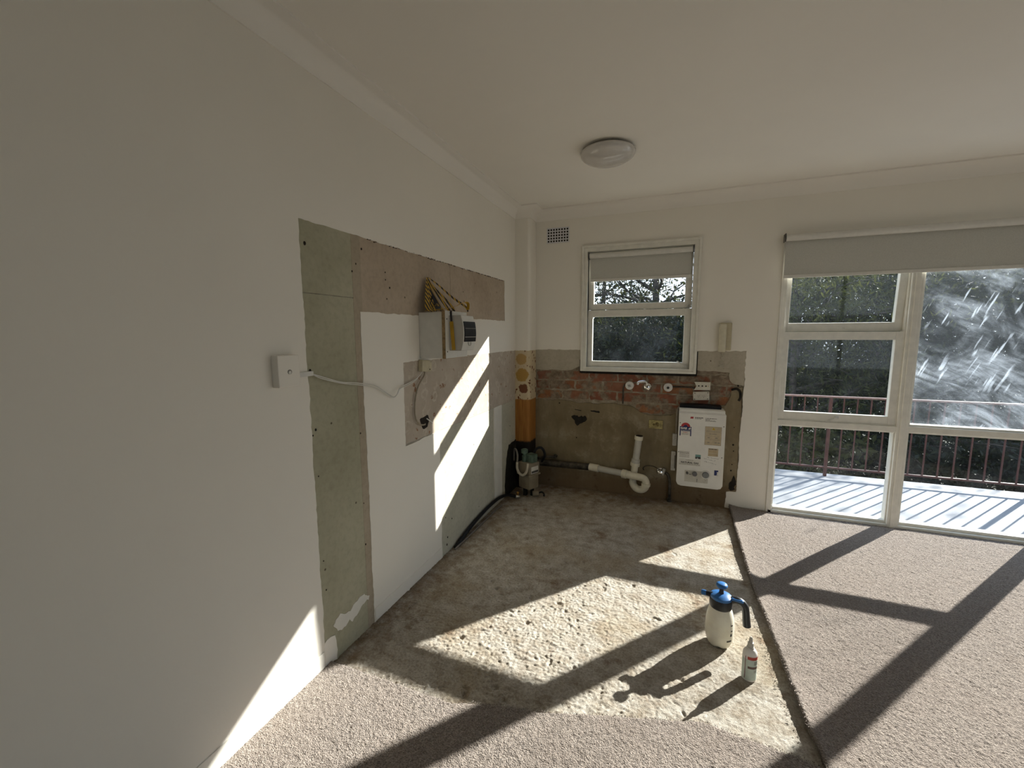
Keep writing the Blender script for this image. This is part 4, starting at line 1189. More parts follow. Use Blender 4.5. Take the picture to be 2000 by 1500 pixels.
# warning label
wl_ = flat(HT, 'warning_label', rect(1.553, 0.540, 1.668, 0.685), MT['greyink']); ORG[wl_.name] = ORG[HT.name]
flat(wl_, 'label_paper', rect(1.5545, 0.5415, 1.6665, 0.6835), MT['tan'], 0.0008)
flat(wl_, 'warning_triangle', [(1.600, 0.660), (1.624, 0.660), (1.612, 0.679)], plain('warn_yellow', (0.62, 0.42, 0.03), 0.5), 0.001)
flat(wl_, 'exclamation', [(1.6108, 0.663), (1.6132, 0.663), (1.6132, 0.673), (1.6108, 0.673)], MT['ink'], 0.0012)
lines(wl_, 1.562, 1.658, [0.650, 0.645, 0.640, 0.610, 0.583], 0.0014, MT['greyink'], lift=0.001)
lines(wl_, 1.585, 1.635, [0.626], 0.004, MT['greyink'], lift=0.001)
for (x, z) in ((1.572, 0.594), (1.625, 0.594), (1.572, 0.555), (1.622, 0.557), (1.644, 0.557)):
    flat(wl_, 'pictogram', [(x, z), (x + 0.018, z + 0.002), (x + 0.016, z + 0.006), (x + 0.004, z + 0.007)], MT['greyink'], 0.001)
# smaller labels
l2 = flat(HT, 'small_label', rect(1.582, 0.453, 1.652, 0.515), MT['tan']); ORG[l2.name] = ORG[HT.name]
lines(l2, 1.588, 1.648, [0.506], 0.005, MT['ink']); lines(l2, 1.586, 1.648, [0.495, 0.489, 0.483, 0.470, 0.464, 0.458], 0.002, plain('ochre_ink', (0.40, 0.25, 0.08), 0.6))
l3 = flat(HT, 'rating_label', rect(1.375, 0.424, 1.452, 0.476), MT['paper']); ORG[l3.name] = ORG[HT.name]
lines(l3, 1.380, 1.448, [0.468, 0.463, 0.458, 0.453, 0.442, 0.430], 0.0022, MT['greyink'])
l4 = flat(HT, 'teal_sticker', rect(1.493, 0.422, 1.532, 0.456), plain('teal_print', (0.16, 0.30, 0.28), 0.5)); ORG[l4.name] = ORG[HT.name]
flat(l4, 'dark_band', rect(1.493, 0.422, 1.532, 0.438), MT['ink'], 0.0008); flat(l4, 'pale_spot', rect(1.506, 0.425, 1.513, 0.430), MT['paper'], 0.001)
l5 = flat(HT, 'gas_type_label', rect(1.375, 0.364, 1.532, 0.414), MT['paper'], 0.0005); ORG[l5.name] = ORG[HT.name]
text(l5, 'NATURAL GAS', 1.3905, 0.380, 0.0185, MT['ink'], 0.001, bold=0.0006, sx=1.04)
lines(l5, 1.425, 1.480, [0.404], 0.003, MT['greyink']); lines(l5, 1.378, 1.528, [0.373, 0.368], 0.002, MT['greyink'])
# marker-pen note
def pen(x, z, n, w, h, slope):
    bm = B()
    for i in range(n):
        bx = x + i * w; bz = z + i * w * slope
        k = random.randint(3, 4)
        pts = [(bx + random.uniform(0, w * 0.8), FY - 0.0008, bz + random.uniform(0, h)) for _ in range(k)]
        tube(bm, pts, 0.0008, 5)
    emit('marker_note', bm, MT['ink'], HT)
pen(1.575, 0.438, 9, 0.0095, 0.008, -0.07); pen(1.552, 0.425, 10, 0.0085, 0.009, -0.14); pen(1.560, 0.402, 10, 0.0085, 0.010, -0.17)
# blue sticker low right
l6 = flat(HT, 'blue_sticker', rect(1.632, 0.304, 1.660, 0.345), MT['blue']); ORG[l6.name] = ORG[HT.name]
flat(l6, 'pale_figure', [(1.648, 0.306), (1.660, 0.306), (1.660, 0.333), (1.650, 0.333), (1.652, 0.316)], MT['paper'], 0.0009)
# control panel and knobs
cp_ = flat(HT, 'control_panel', [(1.422, 0.232), (1.590, 0.232), (1.590, 0.275), (1.602, 0.292), (1.600, 0.318), (1.582, 0.335), (1.560, 0.335), (1.545, 0.324), (1.422, 0.324)], plain('panel_grey', (0.60, 0.565, 0.48), 0.45, var=0.05), 0.0015); ORG[cp_.name] = ORG[HT.name]
for (x, z, r, mm, nm) in ((1.572, 0.303, 0.034, MT['whiteplastic'], 'knob_bezel'), (1.572, 0.303, 0.024, plain('knob_grey', (0.20, 0.21, 0.21), 0.35), 'temperature_knob'), (1.494, 0.302, 0.018, plain('knob_dark', (0.13, 0.125, 0.13), 0.35), 'ignition_knob'), (1.440, 0.304, 0.009, plain('button_dark', (0.10, 0.095, 0.09), 0.4), 'pilot_button')):
    h = 0.006 if nm == 'knob_bezel' else 0.022
    bm = B(); lathe(bm, [(r, 0.0), (r, h * 0.8), (r * 0.88, h), (r * 0.3, h * 1.02)], 26, (x, FY - 0.001, z), MB_); emit(nm, bm, mm, HT, True, auto=40)
flat(cp_, 'button_caption', rect(1.452, 0.290, 1.472, 0.296), MT['greyink'], 0.002)
flat(cp_, 'panel_slot', rect(1.511, 0.236, 1.5145, 0.262), MT['ink'], 0.002)
lines(cp_, 1.562, 1.588, [0.262], 0.002, MT['greyink'], lift=0.002)
flat(cp_, 'dial_mark', rect(1.570, 0.252, 1.574, 0.256), MT['ink'], 0.002)
for (x, z) in ((1.374, 0.700), (1.681, 0.690), (1.371, 0.466), (1.679, 0.448)):
    bm = B(); lathe(bm, [(0.0035, 0), (0.0035, 0.001), (0.002, 0.0014)], 10, (x, FY, z), MB_); emit('screw', bm, MT['hole'], HT)

# ------------------------------------------------------------------ waste pipe and trap
MT['pvc'] = plain('white_pvc', (0.72, 0.67, 0.53), 0.35, var=0.08, scale=14)
MT['pvcgrey'] = plain('grey_pvc', (0.50, 0.48, 0.42), 0.4, var=0.06, scale=14)
MT['castiron'] = plain('old_dark_pipe', (0.085, 0.072, 0.055), 0.55, 0.3, var=0.4, scale=25, bump=0.3)
tp = empty('waste_trap', (1.06, -0.08, 0.10), 'white plastic waste trap with an upright tail pipe on the back wall', 'waste pipe')
AX = Matrix(((0, 0, 1), (0, 1, 0), (-1, 0, 0)))
def rodpart(name, a, b, r, m, n=20):
    bm = B(); tube(bm, [a, b], r, n); return emit(name, bm, m, tp, True, auto=50)
P0 = V(0.655, -0.062, 0.236); P1 = V(0.965, -0.125, 0.228)
rodpart('pipe_coupling', P0, P0 + (P1 - P0) * 0.26, 0.032, MT['pvc'])
rodpart('outlet_pipe', P0 + (P1 - P0) * 0.25, P1, 0.0265, MT['pvcgrey'])
rodpart('outlet_nut', V(0.940, -0.120, 0.228), V(0.978, -0.128, 0.226), 0.037, MT['pvc'], 10)
rodpart('outlet_collar', V(0.977, -0.128, 0.226), V(1.005, -0.132, 0.225), 0.032, MT['pvc'])
bm = B(); tube(bm, smoothpts([(0.995, -0.132, 0.225), (1.06, -0.142, 0.222), (1.09, -0.146, 0.220), (1.118, -0.147, 0.212), (1.132, -0.146, 0.192), (1.134, -0.144, 0.170)], 6), 0.029, 20); emit('top_bend', bm, MT['pvc'], tp, True, auto=60)
bm = B()
cx_, cz_ = 1.078, 0.160
tube(bm, [(cx_ + 0.055 * math.cos(a), -0.085 - 0.058 * (a + PI) / PI, cz_ + 0.055 * math.sin(a)) for a in [-PI + PI * k / 16 for k in range(17)]], 0.030, 20); emit('u_bend', bm, MT['pvc'], tp, True, auto=60)
bm = B(); tube(bm, [(1.023, -0.085, 0.158), (1.026, -0.085, 0.20), (1.034, -0.085, 0.255), (1.038, -0.086, 0.30)], 0.0275, 20); emit('riser', bm, MT['pvc'], tp, True, auto=60)
rodpart('slip_nut', V(1.134, -0.144, 0.176), V(1.133, -0.143, 0.154), 0.0355, MT['pvc'], 12)
rodpart('riser_nut', V(1.037, -0.086, 0.295), V(1.040, -0.086, 0.322), 0.038, MT['pvc'], 12)
rodpart('riser_collar', V(1.040, -0.086, 0.320), V(1.044, -0.085, 0.352), 0.034, MT['pvcgrey'])
rodpart('tail_pipe', V(1.043, -0.085, 0.345), V(1.062, -0.082, 0.535), 0.0275, MT['pvcgrey'])
rodpart('tail_flange', V(1.060, -0.082, 0.520), V(1.063, -0.082, 0.552), 0.034, MT['pvc'])
bm = B(); lathe(bm, [(0.030, 0), (0.030, 0.003), (0.01, 0.0032)], 20, (1.063, -0.082, 0.5515)); emit('pipe_mouth', bm, MT['hole'], tp)
ip = empty('iron_waste_pipe', (0.42, -0.055, 0.18), 'dark old iron pipe running along the back wall to the meter corner', 'waste pipe')
bm = B(); tube(bm, [(0.139, -0.045, 0.222), (0.30, -0.05, 0.224), (0.66, -0.058, 0.233)], 0.030, 18); emit('pipe', bm, MT['castiron'], ip, True, auto=60)
bm = B(); tube(bm, smoothpts([(0.17, -0.05, 0.262), (0.25, -0.055, 0.285), (0.30, -0.05, 0.287), (0.33, -0.02, 0.285), (0.34, 0.004, 0.285)], 4), 0.010, 10); lathe(bm, [(0.017, -0.01), (0.017, 0.014), (0.01, 0.018)], 12, (0.33, -0.016, 0.285), MB_); emit('branch_pipe', bm, MT['castiron'], ip, True, auto=60)
# water stop valve beside the trap
sv = empty('stop_valve', (1.245, -0.02, 0.215), 'small chrome stop valve with a thin looped hose right of the trap', 'valve')
bm = B(); lathe(bm, [(0.030, -0.012), (0.030, 0.006), (0.020, 0.012), (0.016, 0.03), (0.022, 0.034), (0.022, 0.052), (0.010, 0.058)], 20, (1.238, 0.0, 0.246), MB_); emit('valve_body', bm, MT['chrome'], sv, True, auto=40)
bm = B(); box(bm, 1.250, -0.05, 0.225, 1.275, -0.02, 0.285, 0.005, rot=Matrix.Rotation(0.25, 3, 'Y')); emit('valve_handle', bm, plain('grey_metal', (0.40, 0.40, 0.38), 0.3, 0.8), sv)
bm = B(); tube(bm, smoothpts([(1.235, -0.04, 0.262), (1.20, -0.04, 0.286), (1.16, -0.035, 0.293), (1.12, -0.03, 0.285), (1.10, -0.02, 0.262), (1.105, 0.002, 0.24)], 6), 0.0038, 8); emit('thin_hose', bm, MT['castiron'], sv, True)
# rusty upright pipe beside the heater
rp = empty('rusty_upright_pipe', (1.318, -0.03, 0.0), 'dark rusty pipe rising from the floor left of the heater', 'pipe')
bm = B(); tube(bm, smoothpts([(1.316, -0.03, -0.005), (1.316, -0.03, 0.10), (1.312, -0.028, 0.18), (1.30, -0.025, 0.225), (1.275, -0.02, 0.245)], 6), 0.012, 12); emit('pipe', bm, MT['castiron'], rp, True)
bm = B(); lathe(bm, [(0.018, 0.0), (0.018, 0.03), (0.013, 0.034)], 14, (1.316, -0.03, 0.0)); emit('floor_collar', bm, MT['castiron'], rp, True, auto=40)
# chased pipes in the brick
for pts, lab in (([(0.915, 0.006, 0.80), (0.915, 0.004, 0.90), (0.917, 0.004, 0.945), (0.93, 0.004, 0.965), (0.945, 0.004, 0.966)], 'thin dark pipe in the brick left of the taps'), ([(1.295, 0.004, 0.962), (1.36, 0.004, 0.964), (1.45, 0.004, 0.962), (1.48, 0.004, 0.95)], 'thin dark pipe in the brick right of the taps')):
    bm = B(); tube(bm, smoothpts(pts, 5), 0.0065, 10); emit('chased_pipe', bm, MT['castiron'], smooth=True, label=lab, cat='pipe')
bm = B(); tube(bm, smoothpts([(1.375, -0.03, 0.79), (1.36, -0.02, 0.80), (1.35, -0.015, 0.76), (1.348, -0.014, 0.66), (1.35, -0.014, 0.58)], 5), 0.008, 10)
emit('heater_conduit', bm, plain('grey_conduit', (0.30, 0.27, 0.22), 0.5), smooth=True, label='grey conduit curving down the left side of the heater', cat='pipe')

# ------------------------------------------------------------------ gas meter in the corner
gm = empty('gas_meter', (0.175, -0.31, 0.07), 'beige gas meter with green regulator in the dark corner', 'gas meter')
MT['meter'] = plain('meter_beige', (0.27, 0.225, 0.155), 0.5, var=0.1, scale=20)
MT['meterg'] = plain('meter_green', (0.10, 0.155, 0.115), 0.5, var=0.2, scale=30)
pvm = (0.175, -0.31, 0.2); rm = Matrix.Rotation(math.radians(-26), 3, 'Z')
bm = B(); box(bm, 0.105, -0.375, 0.205, 0.245, -0.245, 0.305, 0.010, rot=rm, pivot=pvm); emit('upper_case', bm, MT['meter'], gm, True, auto=35)
bm = B(); box(bm, 0.110, -0.370, 0.075, 0.240, -0.250, 0.198, 0.012, rot=rm, pivot=pvm); emit('lower_case', bm, MT['meter'], gm, True, auto=35)
bm = B(); box(bm, 0.100, -0.380, 0.194, 0.250, -0.240, 0.208, 0.003, rot=rm, pivot=pvm); emit('case_seam', bm, MT['meter'], gm)
bm = B(); box(bm, 0.2445, -0.352, 0.216, 0.2490, -0.268, 0.276, 0.001, rot=rm, pivot=pvm); idx = emit('index_plate', bm, MT['paper'], gm)
ORG[idx.name] = ORG[gm.name]
bm = B(); box(bm, 0.2485, -0.349, 0.222, 0.2497, -0.271, 0.240, rot=rm, pivot=pvm); emit('counter', bm, MT['ink'], idx)
bm = B(); box(bm, 0.155, -0.335, 0.30, 0.235, -0.26, 0.375, 0.010, rot=rm, pivot=pvm); lathe(bm, [(0.022, 0.0), (0.022, 0.05), (0.015, 0.055), (0.015, 0.07), (0.030, 0.075), (0.030, 0.105), (0.018, 0.112)], 14, (0.142, -0.325, 0.305)); emit('regulator', bm, MT['meterg'], gm, True, auto=40)
bm = B(); tube(bm, smoothpts([(0.200, -0.402, 0.315), (0.198, -0.415, 0.27), (0.185, -0.418, 0.235), (0.155, -0.412, 0.212), (0.12, -0.402, 0.225), (0.10, -0.392, 0.26), (0.097, -0.385, 0.31)], 6), 0.011, 12); emit('u_tube', bm, plain('pale_pipe', (0.55, 0.49, 0.38), 0.4), gm, True)
bm = B(); tube(bm, smoothpts([(0.097, -0.385, 0.31), (0.095, -0.37, 0.36), (0.075, -0.34, 0.395), (0.045, -0.30, 0.40), (0.025, -0.27, 0.37), (0.02, -0.26, 0.28)], 6), 0.008, 10); emit('inlet_hose', bm, plain('grey_hose', (0.20, 0.18, 0.15), 0.4), gm, True)
bm = B(); tube(bm, smoothpts([(0.20, -0.25, 0.36), (0.22, -0.235, 0.40), (0.255, -0.22, 0.41), (0.28, -0.21, 0.38), (0.285, -0.20, 0.33), (0.25, -0.17, 0.27)], 6), 0.011, 10); emit('outlet_hose', bm, MT['blackplastic'], gm, True)
bm = B(); box(bm, 0.13, -0.33, 0.0, 0.16, -0.29, 0.078, 0.003); box(bm, 0.19, -0.31, 0.0, 0.215, -0.28, 0.078, 0.003); emit('bracket_feet', bm, MT['flatblack'], gm)
pc = empty('pipe_offcut', (0.255, -0.30, 0.0), 'short dark pipe offcut lying on the floor below the meter', 'pipe')
bm = B(); tube(bm, [(0.215, -0.325, 0.026), (0.262, -0.30, 0.028)], 0.024, 14); emit('pipe', bm, MT['meter'], pc, True, auto=50)
bm = B(); tube(bm, smoothpts([(0.262, -0.30, 0.03), (0.285, -0.285, 0.036), (0.305, -0.285, 0.022), (0.31, -0.30, 0.008)], 4), 0.008, 8); emit('wire_tail', bm, MT['blackplastic'], pc, True)

# black supply pipe along the foot of the left wall ending in a brass valve
gp = empty('supply_pipe', (0.03, -0.85, 0.0), 'black supply pipe along the foot of the left wall with brass end', 'pipe')
bm = B(); tube(bm, smoothpts([(0.018, -1.34, 0.0), (0.022, -1.27, 0.022), (0.018, -1.12, 0.045), (0.016, -0.95, 0.06), (0.018, -0.78, 0.07), (0.028, -0.62, 0.072), (0.05, -0.50, 0.055), (0.075, -0.45, 0.035), (0.098, -0.43, 0.024)], 6), 0.013, 12); emit('pipe', bm, MT['blackplastic'], gp, True)
bm = B(); tube(bm, [(0.092, -0.434, 0.026), (0.112, -0.418, 0.021), (0.128, -0.405, 0.018)], [0.012, 0.014, 0.011], 12); emit('end_fitting', bm, plain('pale_fitting', (0.60, 0.57, 0.50), 0.3, 0.5), gp, True)
bm = B(); lathe(bm, [(0.007, 0.0), (0.007, 0.012), (0.012, 0.016), (0.012, 0.028), (0.005, 0.034)], 14, (0.114, -0.417, 0.030)); emit('brass_cap', bm, plain('brass', (0.65, 0.36, 0.09), 0.3, 0.9), gp, True, auto=40)
bm = B(); tube(bm, smoothpts([(0.028, -1.36, 0.004), (0.035, -1.30, 0.012), (0.034, -1.15, 0.008), (0.04, -1.0, 0.014), (0.04, -0.85, 0.010), (0.045, -0.70, 0.016), (0.05, -0.62, 0.010)], 5), 0.006, 8)
emit('old_lead_pipe', bm, plain('lead_grey', (0.22, 0.19, 0.16), 0.6, 0.2), smooth=True, label='thin grey pipe lying under the black supply pipe', cat='pipe')

# ------------------------------------------------------------------ pump sprayer
SX, SY = 1.548, -1.665
sr = empty('pump_sprayer', (SX, SY, 0.0), 'white pump sprayer bottle with blue pump head and black handle', 'sprayer')
def sprayer_mat():
    n = NT('milky_plastic')
    p = n.world()
    a = n.noise(14, 5, 0.65, p)
    n.set(n.mix(n.ramp(a, [(0.45, 0.0), (0.75, 0.35)]), (0.78, 0.74, 0.62), (0.50, 0.42, 0.30)), 0.35, 0, 0.4)
    n.b.inputs['Subsurface Weight'].default_value = 0.15
    n.b.inputs['Subsurface Radius'].default_value = (0.02, 0.015, 0.01)
    return n.m
bm = B()
lathe(bm, [(0.030, 0.004), (0.040, 0.0), (0.047, 0.006), (0.053, 0.022), (0.058, 0.045), (0.0595, 0.075), (0.0585, 0.105), (0.055, 0.135), (0.049, 0.160), (0.043, 0.176), (0.040, 0.186), (0.036, 0.190)], 36, (SX, SY, 0.001))
for v in bm.verts:   # moulded feet
    if v.co.z < 0.012:
        a = math.atan2(v.co.y - SY, v.co.x - SX); v.co.z += 0.006 * max(0, math.cos(4 * a + 0.6))
emit('bottle', bm, sprayer_mat(), sr, True)
MT['sblack'] = plain('sprayer_black', (0.018, 0.018, 0.02), 0.38, var=0.2)
MT['sblue'] = plain('sprayer_blue', (0.035, 0.16, 0.42), 0.35, var=0.1)
bm = B(); lathe(bm, [(0.042, 0.176), (0.0445, 0.178), (0.047, 0.184), (0.0475, 0.214), (0.044, 0.220)], 30, (SX, SY, 0.0)); emit('collar', bm, MT['sblack'], sr, True, auto=40)
bm = B(); lathe(bm, [(0.044, 0.217), (0.045, 0.222), (0.043, 0.230), (0.030, 0.237), (0.014, 0.240)], 30, (SX, SY, 0.0)); emit('cap', bm, MT['sblue'], sr, True, auto=40)
hd = V(0.80, 0.60, 0).normalized(); hd = V(math.cos(math.radians(-8)), math.sin(math.radians(-8)), 0)
bm = B(); lathe(bm, [(0.012, 0.236), (0.010, 0.244), (0.0085, 0.262), (0.011, 0.270)], 18, (SX, SY, 0.0)); emit('plunger_stem', bm, MT['sblack'], sr, True, auto=40)
bm = B(); lathe(bm, [(0.012, 0.268), (0.022, 0.271), (0.024, 0.277), (0.022, 0.283), (0.012, 0.287)], 24, (SX, SY, 0.0)); emit('pump_knob', bm, MT['sblue'], sr, True, auto=50)
def hp(a, z): return V(SX, SY, z) + hd * a
bm = B()
path = smoothpts([hp(0.030, 0.212), hp(0.055, 0.224), hp(0.078, 0.222), hp(0.094, 0.205), hp(0.099, 0.180), hp(0.102, 0.150), hp(0.106, 0.118)], 5)
rings = tube(bm, path, [0.0165 - 0.0015 * math.sin(PI * i / (len(path) - 1)) for i in range(len(path))], 14); emit('handle', bm, MT['sblack'], sr, True, auto=60)
bm = B(); box(bm, SX + 0.040, SY - 0.016, 0.224, SX + 0.088, SY + 0.004, 0.236, 0.004, rot=Matrix.Rotation(math.radians(-8), 3, 'Z'), pivot=(SX, SY, 0.2)); emit('trigger', bm, MT['sblue'], sr)
bm = B(); tube(bm, [hp(-0.034, 0.222), hp(-0.058, 0.222), hp(-0.064, 0.222)], [0.013, 0.011, 0.010], 14); emit('nozzle_body', bm, MT['sblack'], sr, True, auto=50)
bm = B(); tube(bm, [hp(-0.062, 0.222), hp(-0.078, 0.222), hp(-0.082, 0.222)], [0.0115, 0.011, 0.008], 14); emit('nozzle_tip', bm, MT['sblue'], sr, True, auto=50)
bm = B()   # printed level marks on the shoulder facing right
for (z, h, a0, a1) in ((0.118, 0.006, 2, 14), (0.092, 0.005, 4, 14), (0.070, 0.012, 2, 12), (0.044, 0.008, -12, 12)):
    va = []
    for k in range(7):
        a = math.radians(-52 + a0 + (a1 - a0) * k / 6); rr = 0.0603 if z > 0.06 else 0.0585
        va.append([bm.verts.new((SX + rr * math.cos(a), SY + rr * math.sin(a), zz)) for zz in (z, z + h)])
    for a, b in zip(va[:-1], va[1:]): bm.faces.new((a[0], b[0], b[1], a[1]))
emit('level_marks', bm, MT['ink'], sr, kind='stuff')

# ------------------------------------------------------------------ small dropper bottle
QX, QY = 1.642, -1.845
bt = empty('glue_bottle', (QX, QY, 0.0), 'small white squeeze bottle with red and pale green label and nozzle', 'bottle')
MT['bwhite'] = plain('bottle_white', (0.78, 0.75, 0.70), 0.35, var=0.04)
bm = B(); lathe(bm, [(0.022, 0.0), (0.0255, 0.003), (0.0265, 0.010), (0.0265, 0.112), (0.0255, 0.120), (0.020, 0.130), (0.0135, 0.137)], 32, (QX, QY, 0.0005), None, 1.0, 0.86); emit('body', bm, MT['bwhite'], bt, True, auto=50)
def label_ring(name, z0, z1, r, m, a0=0, a1=360):
    bm = B(); n_ = 32; rows = []
    for k in range(n_ + 1):
        a = math.radians(a0 + (a1 - a0) * k / n_)
        rows.append([bm.verts.new((QX + r * math.cos(a), QY + r * 0.86 * math.sin(a), z)) for z in (z0, z1)])
    for a, b in zip(rows[:-1], rows[1:]): bm.faces.new((a[0], b[0], b[1], a[1]))
    return emit(name, bm, m, bt, True)
label_ring('green_label', 0.010, 0.098, 0.0268, plain('pale_green_label', (0.52, 0.60, 0.53), 0.4, var=0.06))
label_ring('red_band', 0.098, 0.111, 0.0269, plain('red_label', (0.45, 0.05, 0.035), 0.4, var=0.1), -115, 20)
label_ring('brown_stripe', 0.060, 0.070, 0.0271, plain('brown_label', (0.13, 0.075, 0.06), 0.4), -110, -5)
label_ring('spine_stripe', 0.014, 0.110, 0.0270, plain('plum_label', (0.20, 0.07, 0.09), 0.4), -134, -128)
for i_, (z0, z1) in enumerate(((0.078, 0.084), (0.086, 0.092))):
    for a in range(-62, -20, 12):
        label_ring('lettering', z0, z1, 0.0271, MT['greyink'], a, a + 8)
for z0 in (0.045, 0.051):
    label_ring('fine_print', z0, z0 + 0.002, 0.0271, MT['greyink'], -60, -25)
bm = B(); lathe(bm, [(0.0135, 0.134), (0.0135, 0.142), (0.0115, 0.144), (0.0105, 0.160), (0.0075, 0.162), (0.0060, 0.178), (0.0035, 0.184)], 20, (QX, QY, 0.0)); emit('nozzle', bm, MT['pvcgrey'], bt, True, auto=40)

# ------------------------------------------------------------------ balcony
def deck_mat():
    n = NT('balcony_paint')
    p = n.world()
    a = n.noise(3, 5, 0.6, p); b = n.noise(110, 4, 0.6, p)
    n.set(n.mix(n.ramp(b, [(0.55, 0.0), (0.7, 0.3)]), n.ramp(a, [(0.3, (0.235, 0.245, 0.26)), (0.7, (0.28, 0.29, 0.305))]), (0.18, 0.19, 0.20)), 0.75, 0, 0.3)
    n.bump(b, 0.3, 0.003)
    return n.m
bm = B(); box(bm, -1.5, 0.221, -0.25, 7.0, 1.40, -0.035, 0.004)
emit('balcony_floor', bm, deck_mat(), kind='structure', label='sunlit pale grey balcony floor outside the tall windows')
MT['rail'] = plain('red_oxide_railing', (0.085, 0.031, 0.027), 0.5, var=0.15, scale=20)
rl = empty('balcony_railing', (3.0, 1.31, -0.035), 'red-brown metal balcony railing with thin upright bars', 'railing')
bm = B(); box(bm, -1.5, 1.290, 0.760, 7.0, 1.330, 0.778, 0.004); emit('top_rail', bm, plain('paler_red_rail', (0.22, 0.135, 0.12), 0.4, var=0.15), rl)  # top rail in a paler red than the bars
bm = B(); box(bm, -1.5, 1.298, 0.045, 7.0, 1.322, 0.063, 0.003); emit('bottom_rail', bm, MT['rail'], rl)
bm = B(); box(bm, -0.005, -0.005, 0.06, 0.005, 0.005, 0.765)
bmesh.ops.translate(bm, verts=bm.verts, vec=V(3.0, 1.31, 0.0))
b0 = emit('baluster', bm, MT['rail'], rl)
base_x = 2.768
first = True
posts = [base_x - 3.03, base_x - 1.515, base_x, base_x + 1.515, base_x + 3.03]
for p0 in posts:
    for k in range(1, 14):
        x = p0 + 0.1082 * k
        if first: b0.location.x = x - 3.0; first = False; continue
        o = b0.copy(); C.objects.link(o); o.parent = rl; o.location = V(x - 3.0, 0, 0)
    bm = B(); box(bm, p0 - 0.013, 1.297, -0.034, p0 + 0.013, 1.323, 0.762, 0.002); emit('post', bm, MT['rail'], rl)

# ------------------------------------------------------------------ garden beyond
def leaf_mat(name, c1, c2, tl=0.35):
    n = NT(name)
    f = n.noise(3.5, 3, 0.6, n.world())
    c = n.ramp(f, [(0.3, c1), (0.7, c2)])
    n.set(c, 0.6, 0, 0.12)
    t = n.new('ShaderNodeBsdfTranslucent'); n.link(n.mix(0.35, c, (0.20, 0.22, 0.05)), t.inputs[0])
    mx = n.new('ShaderNodeMixShader'); mx.inputs[0].default_value = tl
    n.link(n.b.outputs[0], mx.inputs[1]); n.link(t.outputs[0], mx.inputs[2]); n.link(mx.outputs[0], n.out.inputs['Surface'])
    return n.m
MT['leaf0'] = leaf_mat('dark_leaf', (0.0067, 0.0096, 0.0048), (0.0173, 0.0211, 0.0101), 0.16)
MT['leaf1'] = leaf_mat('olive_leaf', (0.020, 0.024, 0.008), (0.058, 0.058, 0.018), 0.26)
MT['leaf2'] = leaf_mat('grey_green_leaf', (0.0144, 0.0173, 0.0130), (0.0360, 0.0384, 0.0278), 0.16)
MT['bark'] = plain('bark', (0.075, 0.060, 0.048), 0.9, var=0.4, scale=12, bump=0.6)
GZ = -3.0
gb = B(); box(gb, -60, -60, GZ - 0.3, 60, 70, GZ)
emit('ground', gb, plain('garden_ground', (0.075, 0.075, 0.045), 0.95, var=0.3, scale=0.6), kind='structure', label='shaded garden ground far below the balcony')

def leaves(cen, size, aspect, droop=0.0):
    """bent leaf blades: two quads folded along the middle"""
    m = len(cen)
    d = rng.normal(0, 1, (m, 3)); d[:, 2] -= droop; d /= np.linalg.norm(d, axis=1)[:, None]
    s = np.cross(d, rng.normal(0, 1, (m, 3))); s /= np.linalg.norm(s, axis=1)[:, None] + 1e-9
    nn = np.cross(d, s)
    L = (size * rng.uniform(0.6, 1.4, m))[:, None]; W = L * aspect
    a = cen - d * L * 0.5; b = cen + s * W * 0.5 + nn * W * 0.12; c = cen + d * L * 0.5; e = cen - s * W * 0.5 + nn * W * 0.12
    v = np.stack([a, b, c, e], 1).reshape(-1, 3)
    q = np.arange(m)[:, None] * 4
    return v, np.concatenate([q + [0, 1, 2], q + [0, 2, 3]])

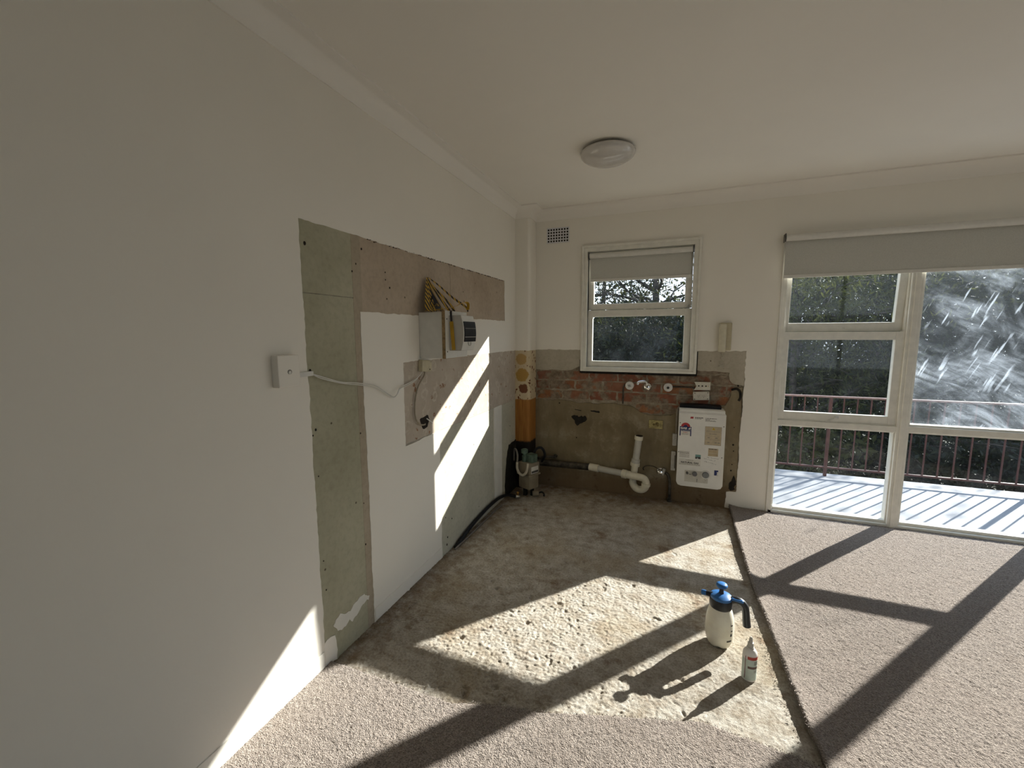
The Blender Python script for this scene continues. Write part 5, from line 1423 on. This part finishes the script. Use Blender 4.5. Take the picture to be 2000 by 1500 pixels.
def tree(name, x, y, h, spread, m, nleaf, size, aspect, droop, label, cat='tree', trunk=0.12, base=0.25, lean=0.0, nb=26, bare=0.0, levels=(0.3, 1.0), group='trees beyond the balcony'):
    t = empty(name, (x, y, GZ), label, cat, group)
    bm = B()
    H = h - GZ
    top = V(x + lean, y, GZ + H * 0.86)
    tp_ = [V(x, y, GZ), V(x + lean * 0.3 + 0.08, y, GZ + H * 0.3), V(x + lean * 0.6 - 0.06, y + 0.05, GZ + H * 0.6), top]
    sp_ = smoothpts(tp_, 4)
    tube(bm, sp_, [trunk * (1 - 0.75 * i / (len(sp_) - 1)) for i in range(len(sp_))], 8)
    anchors = []
    for k in range(nb):
        f = random.uniform(*levels); i = min(len(sp_) - 2, int(f * (len(sp_) - 1)))
        s = sp_[i]
        a = random.uniform(0, 2 * PI); el = random.uniform(0.1, 0.9)
        L = spread * random.uniform(0.55, 1.05) * (1.0 - 0.45 * f)
        dv = V(math.cos(a) * math.cos(el), math.sin(a) * math.cos(el), math.sin(el) * 0.8)
        e = s + dv * L
        e.z = min(e.z, h)
        mid = s + dv * L * 0.5 + V(random.gauss(0, 0.12), random.gauss(0, 0.12), random.gauss(0.05, 0.12)) * spread * 0.5
        pts = smoothpts([s, mid, e], 4)
        tube(bm, pts, [trunk * 0.34 * (1 - 0.8 * j / (len(pts) - 1)) + 0.004 for j in range(len(pts))], 6)
        anchors += [mid * 0.6 + e * 0.4, e, e]
        for q in range(3):
            e2 = e + V(random.gauss(0, 1), random.gauss(0, 1), random.gauss(0.1, 0.7)) * spread * 0.22
            e2.z = min(e2.z, h)
            tube(bm, [mid * 0.3 + e * 0.7, (e + e2) / 2, e2], [trunk * 0.10 + 0.003, trunk * 0.07 + 0.003, 0.003], 5)
            anchors += [e2, (e + e2) / 2]
    emit('trunk', bm, MT['bark'], t, True)
    A = np.array([tuple(a) for a in anchors])
    idx = rng.integers(0, len(A), nleaf)
    rad = spread * 0.20
    cen = A[idx] + rng.normal(0, rad, (nleaf, 3)) * np.array([1, 1, 0.8])
    cen[:, 2] = np.minimum(cen[:, 2], h + 0.15)
    v, f = leaves(cen, size, aspect, droop)
    npmesh('foliage', v, f, m, parent=t, smooth=False, nv=3, kind='stuff')
    return t
# (name, x, y, top, spread, leaf, leaves, size, aspect, droop, label)
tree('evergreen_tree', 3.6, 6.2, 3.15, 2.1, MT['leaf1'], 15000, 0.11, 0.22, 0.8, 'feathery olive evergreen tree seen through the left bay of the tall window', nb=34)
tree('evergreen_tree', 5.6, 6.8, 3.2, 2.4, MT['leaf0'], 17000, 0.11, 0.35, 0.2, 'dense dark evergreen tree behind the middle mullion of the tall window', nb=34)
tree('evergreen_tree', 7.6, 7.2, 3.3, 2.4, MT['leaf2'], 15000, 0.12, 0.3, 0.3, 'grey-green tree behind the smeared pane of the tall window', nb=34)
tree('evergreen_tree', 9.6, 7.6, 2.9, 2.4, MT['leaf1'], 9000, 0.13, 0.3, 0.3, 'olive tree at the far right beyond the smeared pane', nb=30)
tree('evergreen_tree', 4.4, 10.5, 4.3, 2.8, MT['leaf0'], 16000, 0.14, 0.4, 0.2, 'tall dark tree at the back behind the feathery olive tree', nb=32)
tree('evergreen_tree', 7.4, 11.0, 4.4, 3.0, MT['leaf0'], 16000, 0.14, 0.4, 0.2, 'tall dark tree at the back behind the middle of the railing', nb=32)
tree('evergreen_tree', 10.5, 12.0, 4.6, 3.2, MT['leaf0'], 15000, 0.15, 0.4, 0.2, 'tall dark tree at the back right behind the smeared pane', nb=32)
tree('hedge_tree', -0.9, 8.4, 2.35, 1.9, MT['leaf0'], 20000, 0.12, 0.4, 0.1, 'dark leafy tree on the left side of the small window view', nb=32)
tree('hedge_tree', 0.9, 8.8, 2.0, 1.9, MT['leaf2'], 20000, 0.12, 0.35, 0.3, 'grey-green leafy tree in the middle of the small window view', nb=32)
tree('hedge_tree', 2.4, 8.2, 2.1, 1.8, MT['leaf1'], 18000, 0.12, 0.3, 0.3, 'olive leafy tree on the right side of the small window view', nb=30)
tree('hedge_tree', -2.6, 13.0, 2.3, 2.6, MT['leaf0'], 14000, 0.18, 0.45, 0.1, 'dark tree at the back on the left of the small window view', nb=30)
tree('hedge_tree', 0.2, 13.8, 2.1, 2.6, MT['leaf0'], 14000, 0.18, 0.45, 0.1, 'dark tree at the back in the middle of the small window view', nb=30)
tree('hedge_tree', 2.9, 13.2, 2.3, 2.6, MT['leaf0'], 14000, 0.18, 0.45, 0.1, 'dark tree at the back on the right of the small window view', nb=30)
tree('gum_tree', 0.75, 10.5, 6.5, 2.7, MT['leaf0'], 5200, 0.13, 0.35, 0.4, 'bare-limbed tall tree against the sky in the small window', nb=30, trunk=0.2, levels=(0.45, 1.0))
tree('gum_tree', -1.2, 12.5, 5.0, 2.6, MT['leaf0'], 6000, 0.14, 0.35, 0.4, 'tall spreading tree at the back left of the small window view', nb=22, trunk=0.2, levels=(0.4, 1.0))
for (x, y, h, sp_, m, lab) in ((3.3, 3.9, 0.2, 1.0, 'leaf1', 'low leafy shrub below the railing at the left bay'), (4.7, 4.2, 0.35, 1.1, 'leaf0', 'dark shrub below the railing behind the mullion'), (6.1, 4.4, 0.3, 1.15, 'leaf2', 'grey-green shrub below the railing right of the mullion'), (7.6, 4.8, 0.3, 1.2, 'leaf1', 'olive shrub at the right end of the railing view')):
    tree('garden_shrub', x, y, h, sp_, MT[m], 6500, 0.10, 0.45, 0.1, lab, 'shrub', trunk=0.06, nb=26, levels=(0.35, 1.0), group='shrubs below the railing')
